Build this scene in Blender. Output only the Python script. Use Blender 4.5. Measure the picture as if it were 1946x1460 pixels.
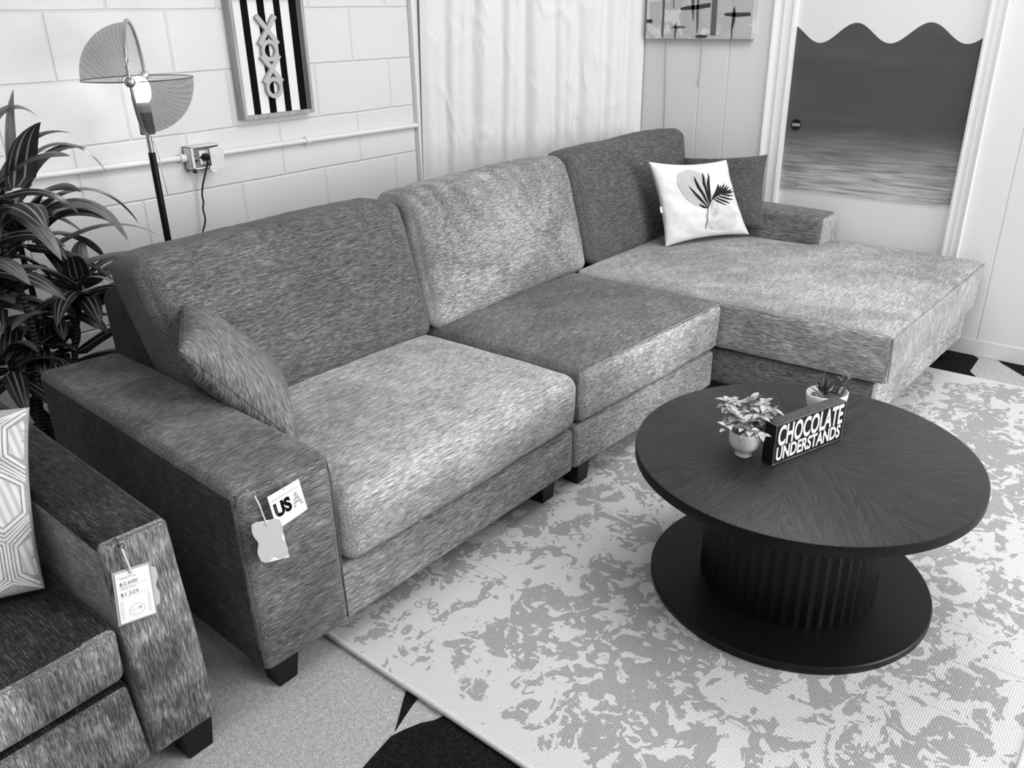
import bpy, bmesh, math, random
from mathutils import Vector, Matrix, noise, Euler
PI = math.pi
random.seed(7)
scene = bpy.context.scene
for o in list(bpy.data.objects):
    bpy.data.objects.remove(o)
COL = scene.collection

# ------------------------------------------------------------------ camera
cam_d = bpy.data.cameras.new('camera')
cam = bpy.data.objects.new('camera', cam_d)
COL.objects.link(cam)
R = Matrix(((0.62920129, -0.77706397, -0.01665329),
            (-0.32615345, -0.2445221, -0.9131445),
            (0.70549959, 0.57998322, -0.40729571)))      # rows: right, down, forward
m = Matrix.Identity(4)
for i in range(3):
    m[i][0] = R[0][i]; m[i][1] = -R[1][i]; m[i][2] = -R[2][i]
m[0][3], m[1][3], m[2][3] = -1.26138677, -2.86746183, 1.39733725
cam.matrix_world = m
cam_d.sensor_fit = 'HORIZONTAL'; cam_d.sensor_width = 36.0
cam_d.lens = 1586.56 / 1946 * 36.0
cam_d.clip_start = 0.02
scene.camera = cam

# ------------------------------------------------------------------ world, lights, exposure
w = bpy.data.worlds.new('world'); scene.world = w; w.use_nodes = True
bg = w.node_tree.nodes['Background']
bg.inputs[0].default_value = (1, 1, 1, 1); bg.inputs[1].default_value = 0.32
scene.view_settings.view_transform = 'Standard'
scene.view_settings.look = 'None'
scene.view_settings.gamma = 1
scene.view_settings.exposure = 0.33
try: scene.view_settings.use_curve_mapping = False
except Exception: pass

def area(name, loc, target, sx, sy, power):
    l = bpy.data.lights.new(name, 'AREA'); l.shape = 'RECTANGLE'; l.size = sx; l.size_y = sy; l.energy = power
    o = bpy.data.objects.new(name, l); COL.objects.link(o)
    o.location = loc
    d = Vector(target) - Vector(loc)
    o.rotation_euler = d.to_track_quat('-Z', 'Y').to_euler()
    return o
area('unseen_ceiling_light', (1.3, -2.0, 2.62), (1.3, -2.0, 0), 1.2, 1.2, 26)
area('unseen_ceiling_light', (0.6, -3.9, 2.62), (0.9, -3.2, 0), 1.2, 1.2, 30)
area('unseen_ceiling_light', (-1.6, -2.6, 2.62), (-1.4, -2.4, 0), 1.2, 1.2, 16)  # added soft fill for the left-facing sides, no fixture seen there
area('window_daylight', (1.6, -6.6, 1.6), (0.6, -1.2, 0.5), 2.4, 1.6, 128)

# ------------------------------------------------------------------ materials
def v2l(v):                      # display grey 0-255 to linear
    v = v / 255.0
    return v / 12.92 if v <= 0.04045 else ((v + 0.055) / 1.055) ** 2.4

def new_mat(name, lin, rough=0.7, spec=0.3):
    mt = bpy.data.materials.new(name); mt.use_nodes = True
    b = mt.node_tree.nodes['Principled BSDF']
    b.inputs['Base Color'].default_value = (lin, lin, lin, 1)
    b.inputs['Roughness'].default_value = rough
    b.inputs['Specular IOR Level'].default_value = spec
    return mt

class NT:
    def __init__(s, mt):
        s.t = mt.node_tree; s.b = s.t.nodes['Principled BSDF']
        s.tc = s.t.nodes.new('ShaderNodeTexCoord')
    def n(s, typ, **kw):
        nd = s.t.nodes.new(typ)
        for k, v in kw.items(): setattr(nd, k, v)
        return nd
    def link(s, a, b): s.t.links.new(a, b)
    def mapping(s, scale, loc=(0, 0, 0), rot=(0, 0, 0), src=None):
        mp = s.n('ShaderNodeMapping')
        mp.inputs['Scale'].default_value = scale; mp.inputs['Location'].default_value = loc
        mp.inputs['Rotation'].default_value = rot
        s.link(src or s.tc.outputs['Object'], mp.inputs['Vector'])
        return mp.outputs[0]
    def noise(s, scale, vec=None, detail=2, rough=0.5, dist=0.0):
        nd = s.n('ShaderNodeTexNoise')
        nd.inputs['Scale'].default_value = scale; nd.inputs['Detail'].default_value = detail
        nd.inputs['Roughness'].default_value = rough; nd.inputs['Distortion'].default_value = dist
        s.link(vec or s.tc.outputs['Object'], nd.inputs['Vector'])
        return nd.outputs['Fac']
    def math(s, op, a, b=None, c=None, clamp=False):
        nd = s.n('ShaderNodeMath', operation=op); nd.use_clamp = clamp
        for i, x in enumerate((a, b, c)):
            if x is None: continue
            if isinstance(x, (int, float)): nd.inputs[i].default_value = x
            else: s.link(x, nd.inputs[i])
        return nd.outputs[0]
    def ramp(s, fac, lo, hi, v0=0.0, v1=1.0, smooth=True):
        nd = s.n('ShaderNodeMapRange'); nd.interpolation_type = 'SMOOTHSTEP' if smooth else 'LINEAR'
        s.link(fac, nd.inputs[0])
        for i, x in enumerate((lo, hi, v0, v1)): nd.inputs[i + 1].default_value = x
        return nd.outputs[0]
    def mix(s, fac, a, b):
        nd = s.n('ShaderNodeMix'); nd.data_type = 'FLOAT'
        for i, x in ((0, fac), (2, a), (3, b)):
            if isinstance(x, (int, float)): nd.inputs[i].default_value = x
            else: s.link(x, nd.inputs[i])
        return nd.outputs[0]
    def color(s, val):
        s.link(val, s.b.inputs['Base Color'])
    def bump(s, h, strength, dist=0.01, normal=None):
        nd = s.n('ShaderNodeBump'); nd.inputs['Strength'].default_value = strength
        nd.inputs['Distance'].default_value = dist
        s.link(h, nd.inputs['Height'])
        if normal: s.link(normal, nd.inputs['Normal'])
        s.link(nd.outputs[0], s.b.inputs['Normal'])
        return nd.outputs[0]

_fab = {}
def fabric(name, base, streak=(1, 0, 0), patch=0.35, fine=0.9, ramp_edge=None):
    """chenille with streaks along an axis and brushed nap patches"""
    if name in _fab: return _fab[name]
    mt = new_mat(name, base, 0.85, 0.12); t = NT(mt)
    def sc(lo, hi): return tuple(lo if streak[i] else hi for i in range(3))
    off = (hash(name) % 7, 3.1, 1.7)
    off = (sum(map(ord, name)) % 13 * 0.7, 3.1, 1.7)
    f1 = t.noise(1.0, t.mapping(sc(48, 620), off), 2, 0.6, 0.15)
    f2 = t.noise(1.0, t.mapping(sc(20, 250), off), 2, 0.6, 0.15)
    p1 = t.noise(2.6, t.mapping((1, 1, 1), off), 3, 0.55, 0.6)
    p2 = t.noise(9.0, t.mapping((1, 1, 1), off), 3, 0.6, 0.9)
    a = t.ramp(f1, 0.3, 0.7, -1, 1, False)
    b = t.ramp(f2, 0.3, 0.7, -1, 1, False)
    c = t.ramp(p1, 0.38, 0.62, -1, 1)
    d = t.ramp(p2, 0.42, 0.60, -1, 1)
    s = t.math('ADD', t.math('MULTIPLY', a, 0.82 * fine), t.math('MULTIPLY', b, 0.50 * fine))
    s = t.math('ADD', s, t.math('MULTIPLY', c, patch * 0.6))
    s = t.math('ADD', s, t.math('MULTIPLY', d, patch * 0.35))
    col = t.math('MULTIPLY', t.math('POWER', 2.718, s), base, clamp=True)
    t.color(col)
    t.bump(t.math('ADD', f1, t.math('MULTIPLY', f2, 0.7)), 0.5, 0.0025)
    t.b.inputs['Sheen Weight'].default_value = 0.08
    t.b.inputs['Sheen Roughness'].default_value = 0.4
    _fab[name] = mt
    return mt

def simple_bumpy(name, lin, scale, strength, dist, rough=0.6, spec=0.3, var=0.0):
    mt = new_mat(name, lin, rough, spec); t = NT(mt)
    nz = t.noise(scale, None, 4, 0.6)
    if var:
        t.color(t.math('MULTIPLY', t.ramp(nz, 0.3, 0.7, 1 - var, 1 + var, False), lin))
    t.bump(nz, strength, dist)
    return mt

M = {}
M['black_wood'] = new_mat('black_wood', 0.005, 0.4, 0.25)
M['black_metal'] = new_mat('black_metal', 0.004, 0.4, 0.3)
M['steel'] = new_mat('brushed_steel', 0.45, 0.3, 0.5); M['steel'].node_tree.nodes['Principled BSDF'].inputs['Metallic'].default_value = 0.8
M['white_paint'] = simple_bumpy('white_trim_paint', 0.74, 40, 0.06, 0.01, 0.35, 0.4)
M['white_plastic'] = new_mat('white_plastic', 0.75, 0.4)
M['card_white'] = new_mat('white_card', 0.86, 0.6)
M['card_grey'] = new_mat('grey_card', 0.52, 0.7)
M['ink'] = new_mat('black_ink', 0.004, 0.85, 0.08)
M['ink_grey'] = new_mat('grey_ink', 0.42, 0.6)
M['ink_white'] = new_mat('white_ink', 0.85, 0.6)
M['ribbon'] = new_mat('white_ribbon', 0.72, 0.5)
M['cord_black'] = new_mat('black_cord', 0.015, 0.5)
M['cord_white'] = new_mat('white_cord', 0.6, 0.5)
M['ceramic'] = new_mat('white_ceramic', 0.8, 0.18, 0.5)
M['seam'] = new_mat('seam_thread', 0.13, 0.8)
M['seam_light'] = new_mat('pale_seam_thread', 0.34, 0.8)

# ------------------------------------------------------------------ helpers
def tag(o, label=None, cat=None, group=None, kind=None):
    if label: o['label'] = label
    if cat: o['category'] = cat
    if group: o['group'] = group
    if kind: o['kind'] = kind
    return o

def thing(name, label, cat, loc, group=None):
    o = bpy.data.objects.new(name, None); COL.objects.link(o)
    o.location = loc; o.empty_display_size = 0.1
    return tag(o, label, cat, group)

def wloc(o):
    v = Vector((0, 0, 0))
    while o is not None:
        v += o.location; o = o.parent
    return v

class MB:
    """collects geometry in world coordinates"""
    def __init__(s): s.v = []; s.f = []; s.m = []; s.uv = None
    def add(s, vs, fs, mi=0):
        n = len(s.v); s.v += [Vector(v) for v in vs]
        s.f += [tuple(i + n for i in f) for f in fs]; s.m += [mi] * len(fs)
    def grid(s, P, mi=0, closed_u=False):
        nu = len(P); nv = len(P[0]); vs = [p for r in P for p in r]; fs = []
        for i in range(nu if closed_u else nu - 1):
            for j in range(nv - 1):
                a = i * nv + j; b = ((i + 1) % nu) * nv + j
                fs.append((a, b, b + 1, a + 1))
        s.add(vs, fs, mi)
    def box(s, lo, hi, mi=0):
        x0, y0, z0 = lo; x1, y1, z1 = hi
        s.hexa([(x0, y0, z0), (x1, y0, z0), (x1, y1, z0), (x0, y1, z0), (x0, y0, z1), (x1, y0, z1), (x1, y1, z1), (x0, y1, z1)], mi)
    def hexa(s, c, mi=0):
        s.add(c, [(0, 3, 2, 1), (4, 5, 6, 7), (0, 1, 5, 4), (1, 2, 6, 5), (2, 3, 7, 6), (3, 0, 4, 7)], mi)
    def tube(s, pts, r, n=10, mi=0, cap=True):
        pts = [Vector(p) for p in pts]; rings = []
        up = Vector((0.13, 0.21, 0.97)); 
        for i, p in enumerate(pts):
            d = (pts[min(i + 1, len(pts) - 1)] - pts[max(i - 1, 0)]).normalized()
            a = d.cross(up)
            if a.length < 0.05: a = d.cross(Vector((1, 0, 0)))
            a.normalize(); b = d.cross(a); up = b.cross(d) if False else up
            rr = r[i] if isinstance(r, (list, tuple)) else r
            rings.append([p + (a * math.cos(t) + b * math.sin(t)) * rr for t in [2 * PI * k / n for k in range(n)]])
        n0 = len(s.v)
        for rg in rings: s.v += rg
        for i in range(len(pts) - 1):
            for k in range(n):
                s.f.append((n0 + i * n + k, n0 + i * n + (k + 1) % n, n0 + (i + 1) * n + (k + 1) % n, n0 + (i + 1) * n + k)); s.m.append(mi)
        if cap:
            s.f.append(tuple(n0 + k for k in range(n))[::-1]); s.m.append(mi)
            e = n0 + (len(pts) - 1) * n
            s.f.append(tuple(e + k for k in range(n))); s.m.append(mi)
    def lathe(s, c, prof, n=40, mi=0, mat=None):
        c = Vector(c); P = []
        for k in range(n):
            t = 2 * PI * k / n
            row = []
            for r, z in prof:
                q = Vector((r * math.cos(t), r * math.sin(t), z))
                row.append(c + (mat @ q if mat else q))
            P.append(row)
        s.grid(P, mi, True)
    def prism(s, poly, off, mi=0):
        """poly: list of 3d points, extruded by off"""
        n = len(poly); off = Vector(off)
        vs = [Vector(p) for p in poly] + [Vector(p) + off for p in poly]
        s.add(vs, [tuple(range(n))[::-1], tuple(range(n, 2 * n))] + [(i, (i + 1) % n, n + (i + 1) % n, n + i) for i in range(n)], mi)
    def build(s, name, mats, parent=None, smooth=False, bevel=0, auto=None, merge=False):
        o_ = wloc(parent) if parent else Vector((0, 0, 0))
        me = bpy.data.meshes.new(name)
        me.from_pydata([tuple(v - o_) for v in s.v], [], s.f)
        if not isinstance(mats, (list, tuple)): mats = [mats]
        for mm in mats: me.materials.append(mm)
        for p, mi in zip(me.polygons, s.m): p.material_index = mi; p.use_smooth = smooth
        bm = bmesh.new(); bm.from_mesh(me)
        if merge: bmesh.ops.remove_doubles(bm, verts=bm.verts, dist=1e-5)
        bmesh.ops.recalc_face_normals(bm, faces=bm.faces)
        bm.to_mesh(me); bm.free()
        me.update()
        o = bpy.data.objects.new(name, me); COL.objects.link(o)
        if parent: o.parent = parent
        if bevel:
            b = o.modifiers.new('bevel', 'BEVEL'); b.width = bevel; b.segments = 3; b.limit_method = 'ANGLE'
            for p in me.polygons: p.use_smooth = True
            try: me.set_sharp_from_angle(angle=math.radians(35))
            except Exception: pass
        elif auto:
            for p in me.polygons: p.use_smooth = True
            try: me.set_sharp_from_angle(angle=math.radians(auto))
            except Exception: pass
        return o

def tri(C, p):
    """trilinear map, C = 8 corners: bottom FL FR BR BL, top FL FR BR BL; p in [0,1]^3 (u right, v back, w up)"""
    u, v, w_ = p
    def bl(a, b, c, d): return a * (1 - u) * (1 - v) + b * u * (1 - v) + c * u * v + d * (1 - u) * v
    return bl(C[0], C[1], C[2], C[3]) * (1 - w_) + bl(C[4], C[5], C[6], C[7]) * w_

def soft_box(corners, r, crown=(0, 0, 0), nmid=26, wob=0.002, seed=0, disp=None, remap=None):
    """rounded, slightly puffed upholstered block inside 8 corners. crown = puff of x faces, y faces, z faces"""
    C = [Vector(c) for c in corners]
    dx = ((C[1] - C[0]).length + (C[6] - C[7]).length) / 2
    dy = ((C[3] - C[0]).length + (C[6] - C[5]).length) / 2
    dz = ((C[4] - C[0]).length + (C[6] - C[2]).length) / 2
    D = (dx, dy, dz)
    def samples(L):
        k = min(r, L * 0.49) / L
        e = [k * t for t in (0, 0.12, 0.3, 0.52, 0.76, 1.0)]
        n = max(3, int(nmid * L))
        mid = [k + (1 - 2 * k) * i / n for i in range(1, n)]
        return e + mid + [1 - x for x in reversed(e)]
    S = [samples(L) for L in D]
    b = MB()
    def pt(p):
        q = [(p[i] - 0.5) * D[i] for i in range(3)]
        inn = [max(-(D[i] / 2 - min(r, D[i] * 0.49)), min(D[i] / 2 - min(r, D[i] * 0.49), q[i])) for i in range(3)]
        d = Vector([q[i] - inn[i] for i in range(3)])
        nrm = d.normalized() if d.length > 1e-9 else Vector((0, 0, 0))
        pos = Vector(inn) + nrm * min(r, min(D) * 0.49)
        # puff
        f = [1 - (2 * p[i] - 1) ** 4 for i in range(3)]
        pos.x += nrm.x * crown[0] * f[1] * f[2]
        pos.y += nrm.y * crown[1] * f[0] * f[2]
        pos.z += nrm.z * crown[2] * f[0] * f[1]
        uvw = Vector([pos[i] / D[i] + 0.5 for i in range(3)])
        if remap: uvw = remap(uvw)
        P = tri(C, uvw)
        if wob:
            nz = noise.noise_vector(P * 5 + Vector((seed, 0, 0))) * wob + noise.noise_vector(P * 14 + Vector((seed, 3, 0))) * wob * 0.5
            P = P + nz
        if disp: P = P + disp(uvw, P, nrm)
        return P
    for ax in range(3):
        a1, a2 = [i for i in range(3) if i != ax]
        for side in (0, 1):
            G = []
            for x in S[a1]:
                row = []
                for y in S[a2]:
                    p = [0, 0, 0]; p[ax] = side; p[a1] = x; p[a2] = y
                    row.append(pt(p))
                G.append(row)
            b.grid(G)
    return b

def seam(pts, r=0.0016):
    b = MB(); b.tube(pts, r, 6); return b

class Pillow:
    """square pillow from corners (world), half thickness t; side +1 is the face along n"""
    def __init__(s, TL, TR, BL, BR, t, pinch=0.07, seed=0, wob=0.004, sag=0.0):
        s.c = [Vector(x) for x in (TL, TR, BL, BR)]; s.t = t; s.k = pinch; s.seed = seed; s.wob = wob
        u = (s.c[1] - s.c[0]); v = (s.c[0] - s.c[2])
        s.n = u.cross(v).normalized(); s.sag = sag
    def pt(s, u, v, side, off=0.0):
        uu = u * (1 - s.k * (1 - v * v) * (abs(u) ** 2)); vv = v * (1 - s.k * (1 - u * u) * (abs(v) ** 2))
        a = (uu + 1) / 2; b = (vv + 1) / 2
        TL, TR, BL, BR = s.c
        P = BL * (1 - a) * (1 - b) + BR * a * (1 - b) + TR * a * b + TL * (1 - a) * b
        e = max(0.0, (1 - u * u) * (1 - v * v))
        th = s.t * e ** 0.42
        cr = 0
        if s.wob:
            q = Vector((u * 2.2, v * 2.2, s.seed))
            ed = min(1, (1 - max(abs(u), abs(v))) * 6)
            cr = s.wob * (noise.noise(q * 1.3) + 0.6 * noise.noise(q * 3.1)) * (0.3 + ed)
            # gathers running in from the edges
            cr += s.wob * 0.5 * math.sin(9 * math.atan2(v, u) * 2 + s.seed) * max(0, max(abs(u), abs(v)) - 0.5) * min(1, (1 - max(abs(u), abs(v))) * 8)
        P = P + s.n * side * (th + cr * (1 if e > 0 else 0) + off)
        return P
    def mesh(s, n=36):
        b = MB()
        xs = [math.sin(PI / 2 * (2 * i / n - 1)) for i in range(n + 1)]
        for side in (1, -1):
            b.grid([[s.pt(x, y, side) for y in xs] for x in xs])
        return b
    def strip(s, b, a, c, w0, w1=None, side=1, n=6, mi=0, off=0.0009, bend=0.0, prof=None):
        """painted stroke from a to c in (u,v) coordinates"""
        w1 = w0 if w1 is None else w1
        a = Vector(a); c = Vector(c); d = c - a; nn = Vector((-d.y, d.x)).normalized()
        G = []
        for i in range(n + 1):
            t = i / n; p = a + d * t + nn * bend * 4 * t * (1 - t)
            ww = (w0 + (w1 - w0) * t) if prof is None else w0 * prof(t)
            G.append([s.pt((p + nn * ww * q).x, (p + nn * ww * q).y, side, off) for q in (-1, 0, 1)])
        b.grid(G, mi)
    def blob(s, b, c, rx, ry, rot, side=1, mi=0, off=0.0006, lump=0.15, ph=0.0):
        G = []
        for k in range(40):
            t = 2 * PI * k / 40; row = []
            rr = 1 + lump * math.sin(2 * t + ph) + lump * 0.5 * math.sin(3 * t + ph * 2)
            for j in range(9):
                f = j / 8 * rr; x = rx * f * math.cos(t); y = ry * f * math.sin(t)
                u = c[0] + x * math.cos(rot) - y * math.sin(rot); v = c[1] + x * math.sin(rot) + y * math.cos(rot)
                row.append(s.pt(max(-.97, min(.97, u)), max(-.97, min(.97, v)), side, off))
            G.append(row)
        b.grid(G, mi, True)

def text_mesh(txt, size, bold=0.0, xs=1.0, extrude=0.0):
    cu = bpy.data.curves.new('t', 'FONT'); cu.body = txt; cu.size = size; cu.offset = bold; cu.extrude = extrude
    cu.resolution_u = 4
    o = bpy.data.objects.new('t', cu); COL.objects.link(o)
    bpy.context.view_layer.update()
    dg = bpy.context.evaluated_depsgraph_get()
    me = bpy.data.meshes.new_from_object(o.evaluated_get(dg))
    vs = [Vector((v.co.x * xs, v.co.y, v.co.z)) for v in me.vertices]; fs = [tuple(p.vertices) for p in me.polygons]
    bpy.data.objects.remove(o); bpy.data.curves.remove(cu); bpy.data.meshes.remove(me)
    return vs, fs

def put_text(b, txt, size, org, ex, ey, bold=0.0, xs=1.0, mi=0, width=None, lift=0.0006, extrude=0.0):
    """text with its lower left at org, running along unit ex, up along unit ey"""
    vs, fs = text_mesh(txt, size, bold, xs, extrude)
    x0 = min(v.x for v in vs); x1 = max(v.x for v in vs); y0 = min(v.y for v in vs)
    k = width / (x1 - x0) if width else 1.0
    ex = Vector(ex).normalized(); ey = Vector(ey).normalized(); n = ex.cross(ey)
    b.add([Vector(org) + ex * (v.x - x0) * k + ey * (v.y - y0) + n * (v.z + lift) for v in vs], fs, mi)

# ================================================================== SETTING
def S(o): return tag(o, kind='structure')
W = 2.603
# ---- floor carpet: light fleck carpet with black cut-in shapes
def carpet_mat(name, base, amp):
    mt = new_mat(name, base, 0.95, 0.05); t = NT(mt)
    a = t.noise(330, None, 2, 0.7); b = t.noise(90, None, 2, 0.6)
    s = t.math('ADD', t.ramp(a, .3, .7, -amp, amp, False), t.ramp(b, .3, .7, -amp * .35, amp * .35, False))
    t.color(t.math('MULTIPLY', t.math('POWER', 2.718, s), base, clamp=True))
    t.bump(a, 0.9, 0.004)
    return mt
M['carpet'] = carpet_mat('grey_fleck_carpet', 0.46, 0.5)
M['carpet_black'] = carpet_mat('black_carpet', 0.012, 0.9)
b = MB()
b.add([(-5, -7, 0), (W, -7, 0), (W, 0, 0), (-5, 0, 0)], [(0, 1, 2, 3)])
z = 0.0012
b.prism([(-0.290, -1.745, 0), (-0.405, -1.823, 0), (-0.33, -1.80, 0), (-.2, -1.775, 0)][::-1], (0, 0, z), 1)
pts = [(-.42, -1.826), (-.39, -1.835), (-.355, -1.85), (-.33, -1.868), (-.31, -1.875), (-.2, -1.90), (-.2, -2.6), (-1.3, -2.6), (-1.1, -2.2), (-.75, -1.90), (-.6, -1.86), (-.5, -1.838)]
b.prism([(x, y, 0) for x, y in pts], (0, 0, z), 1)
b.prism([(2.60, -2.02, 0), (1.6, -1.6, 0), (2.0, -2.6, 0), (2.402, -2.321, 0), (2.572, -2.318, 0), (2.60, -2.29, 0)], (0, 0, z), 1)
b.prism([(2.602, -2.385, 0), (2.575, -2.405, 0), (2.473, -2.507, 0), (2.40, -2.75, 0), (2.602, -2.75, 0)][::-1], (0, 0, z), 1)
b.prism([(-1.25, -.02, 0), (-.2, -.02, 0), (-.25, -.35, 0), (-.45, -.5, 0), (-.8, -.65, 0), (-1.3, -.9, 0)], (0, 0, z), 1)
S(b.build('floor', [M['carpet'], M['carpet_black']]))
b = MB(); b.box((-5, -7, 2.7), (W + .1, .1, 2.75)); S(b.build('ceiling', new_mat('ceiling_white', 0.75, 0.9)))

# ---- block wall
mt = new_mat('painted_block', 0.70, 0.5, 0.3); t = NT(mt)
sx = t.n('ShaderNodeSeparateXYZ'); t.link(t.tc.outputs['Object'], sx.inputs[0])
cx = t.n('ShaderNodeCombineXYZ')
wv = t.noise(3.0, None, 2)
t.link(t.math('ADD', sx.outputs[0], t.math('MULTIPLY', t.math('SUBTRACT', wv, 0.5), 0.006)), cx.inputs[0])
t.link(t.math('ADD', sx.outputs[2], t.math('MULTIPLY', t.math('SUBTRACT', wv, 0.5), 0.008)), cx.inputs[1])
add = t.n('ShaderNodeVectorMath', operation='ADD'); t.link(cx.outputs[0], add.inputs[0]); add.inputs[1].default_value = (0.2032 + 4.064, 0, 0)
br = t.n('ShaderNodeTexBrick'); br.offset = 0.5; br.offset_frequency = 2
br.inputs['Scale'].default_value = 1; br.inputs['Mortar Size'].default_value = 0.0065; br.inputs['Mortar Smooth'].default_value = 1.0
br.inputs['Brick Width'].default_value = 0.4064; br.inputs['Row Height'].default_value = 0.2032
t.link(add.outputs[0], br.inputs['Vector'])
n1 = t.noise(95, None, 4, 0.65); n2 = t.noise(14, None, 3, 0.6)
h = t.math('ADD', t.math('MULTIPLY', br.outputs['Fac'], -1.0), t.math('ADD', t.math('MULTIPLY', n1, 0.45), t.math('MULTIPLY', n2, 0.6)))
t.bump(h, 0.7, 0.0055)
M['block'] = mt
b = MB(); b.box((-5, 0, 0), (1.6, .15, 2.7)); S(b.build('wall_back', mt))
b = MB(); b.box((1.6, 0.0, 0), (W + .12, .15, 2.7)); S(b.build('wall_alcove', new_mat('plain_wall', 0.7, 0.7)))
b = MB(); b.box((1.553, -.028, 0), (1.66, 0, 2.7)); S(b.build('trim_3', M['white_paint'], bevel=0.004))
b = MB(); b.box((-5, -.006, 0), (1.55, 0, .150)); S(b.build('baseboard_back', new_mat('black_vinyl_base', 0.008, 0.5)))

# ---- right wall: paneling with grooves, door
M['panel'] = simple_bumpy('white_panelling', 0.70, 25, 0.05, 0.01, 0.45, 0.35)
DY0, DY1, DZ = -1.335, -2.085, 2.03
b = MB()
def panel_run(ya, yb, grooves, z0=0.0, z1=2.7):
    ys = [ya] + [g for g in sorted(grooves, reverse=True)] + [yb]
    prof = [(ya, 0.0)]
    for g in sorted(grooves, reverse=True):
        prof += [(g + 0.0035, 0.0), (g + 0.0012, 0.004), (g - 0.0012, 0.004), (g - 0.0035, 0.0)]
    prof.append((yb, 0.0))
    for (y0, d0), (y1, d1) in zip(prof, prof[1:]):
        b.add([(W + d0, y0, z0), (W + d1, y1, z0), (W + d1, y1, z1), (W + d0, y0, z1)], [(0, 1, 2, 3)])
panel_run(0.0, DY0 + .02, [-.15, -.42, -.885, -1.03])
panel_run(DY1 - .02, -7.0, [-2.288, -2.60, -2.9, -3.2, -3.6, -4.0])
b.add([(W, DY0 + .02, DZ), (W, DY1 - .02, DZ), (W, DY1 - .02, 2.7), (W, DY0 + .02, 2.7)], [(0, 1, 2, 3)])
b.box((W + .006, -7, 0), (W + .1, DY1 - .02, 2.7)); b.box((W + .006, DY0 + .02, 0), (W + .1, 0, 2.7)); b.box((W + .006, DY1 - .02, DZ), (W + .1, DY0 + .02, 2.7))
S(b.build('wall_right', M['panel']))
b = MB(); b.box((W - .005, -7, 0), (W, DY1 - .075, .072)); b.box((W - .005, DY0 + .105, 0), (W, 0, .072))
S(b.build('baseboard_right', M['panel'], bevel=0.002))
# casings with stepped profile
def casing(name, ya, yb, zt):
    b = MB(); s = 1 if yb > ya else -1
    wdt = abs(yb - ya)
    prof = [(0, 0), (0, .010), (.10, .014), (.16, .014), (.20, .009), (.45, .010), (.50, .013), (.56, .013), (.60, .009), (.74, .010), (.80, .016), (.95, .020), (1, .017), (1, 0)]
    poly = [(W - d, ya + s * u * wdt, 0) for u, d in prof]
    b.prism(poly, (0, 0, zt))
    return S(b.build(name, M['white_paint'], auto=40))
casing('trim_1', DY0, DY0 + .105, DZ + .06)
casing('trim_2', DY1, DY1 - .068, DZ + .06)
b = MB(); b.box((W - .018, DY1 - .07, DZ), (W, DY0 + .105, DZ + .07)); S(b.build('trim_4', M['white_paint'], bevel=.004))
b = MB(); b.box((W, DY0, 0), (W + .06, DY0 + .02, DZ)); b.box((W, DY1 - .02, 0), (W + .06, DY1, DZ)); S(b.build('trim_5', M['white_paint']))
# door slab with painted waves
mt = new_mat('painted_door', 0.7, 0.42, 0.35); t = NT(mt)
sx = t.n('ShaderNodeSeparateXYZ'); t.link(t.tc.outputs['Object'], sx.inputs[0]); Y = sx.outputs[1]; Z = sx.outputs[2]
wave = t.math('ADD', t.math('MULTIPLY', t.math('SINE', t.math('MULTIPLY_ADD', Y, 2 * PI / .2925, 2 * PI * 1.635 / .2925 + PI / 2)), 0.0395), 1.2915)
above = t.ramp(t.math('SUBTRACT', Z, wave), -0.0012, 0.0012)
st = t.noise(1.0, t.mapping((1, 4.0, 80)), 5, 0.7, 0.3)
st2 = t.noise(1.0, t.mapping((1, 1.6, 9)), 3, 0.55, 0.5)
zz = t.math('ADD', Z, t.math('MULTIPLY', t.math('SUBTRACT', st2, 0.5), 0.22))
zz = t.math('ADD', zz, t.math('MULTIPLY', t.math('SUBTRACT', st, 0.5), 0.11))
g1 = t.ramp(zz, 0.60, 0.93, 1, 0)                         # lighter towards the bottom of the paint
dark = t.math('MULTIPLY', t.ramp(st2, .3, .7, 0.82, 1.18, False), 0.068)
lowc = t.mix(t.ramp(st, .35, .65), 0.22, 0.58)
paint = t.mix(g1, dark, lowc)
edge = t.ramp(t.math('ADD', Z, t.math('MULTIPLY', t.math('SUBTRACT', st, 0.5), 0.05)), 0.565, 0.60)
yb = t.ramp(Y, -2.0, -1.45, 0.0, 0.035)
e2 = t.ramp(t.math('SUBTRACT', t.math('ADD', Z, t.math('MULTIPLY', t.math('SUBTRACT', st, 0.5), 0.03)), t.math('ADD', yb, 0.558)), 0, 0.03)
base = t.mix(e2, 0.66, paint)
t.color(t.mix(above, base, 0.68))
M['door'] = mt
door = thing('door_1', None, None, (W, -1.71, 0)); S(door)
b = MB(); b.box((W + .012, DY1, 0.006), (W + .05, DY0, DZ)); b.build('door_panel', mt, door, bevel=0.001)
b = MB(); b.lathe((W + .012, -1.381, .906), [(0.0001, .001), (.021, .001), (.0235, .003), (.024, .0)], 28, 0, Matrix(((0, 0, -1), (0, 1, 0), (1, 0, 0))))
hd = b.build('door_handle', M['black_metal'], door, smooth=True)
b = MB(); b.box((W + .0075, -1.401, .900), (W + .011, -1.362, .913)); b.tube([(W + .006, -1.378, .907), (W + .009, -1.378, .907)], .008, 14); b.build('latch_plate', M['steel'], hd, bevel=.001)

# off camera walls that close the room a little on the left
b = MB(); b.box((-5.1, -7, 0), (-5, .1, 2.7)); S(b.build('wall_left', new_mat('left_wall_paint', 0.6, 0.8)))

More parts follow.
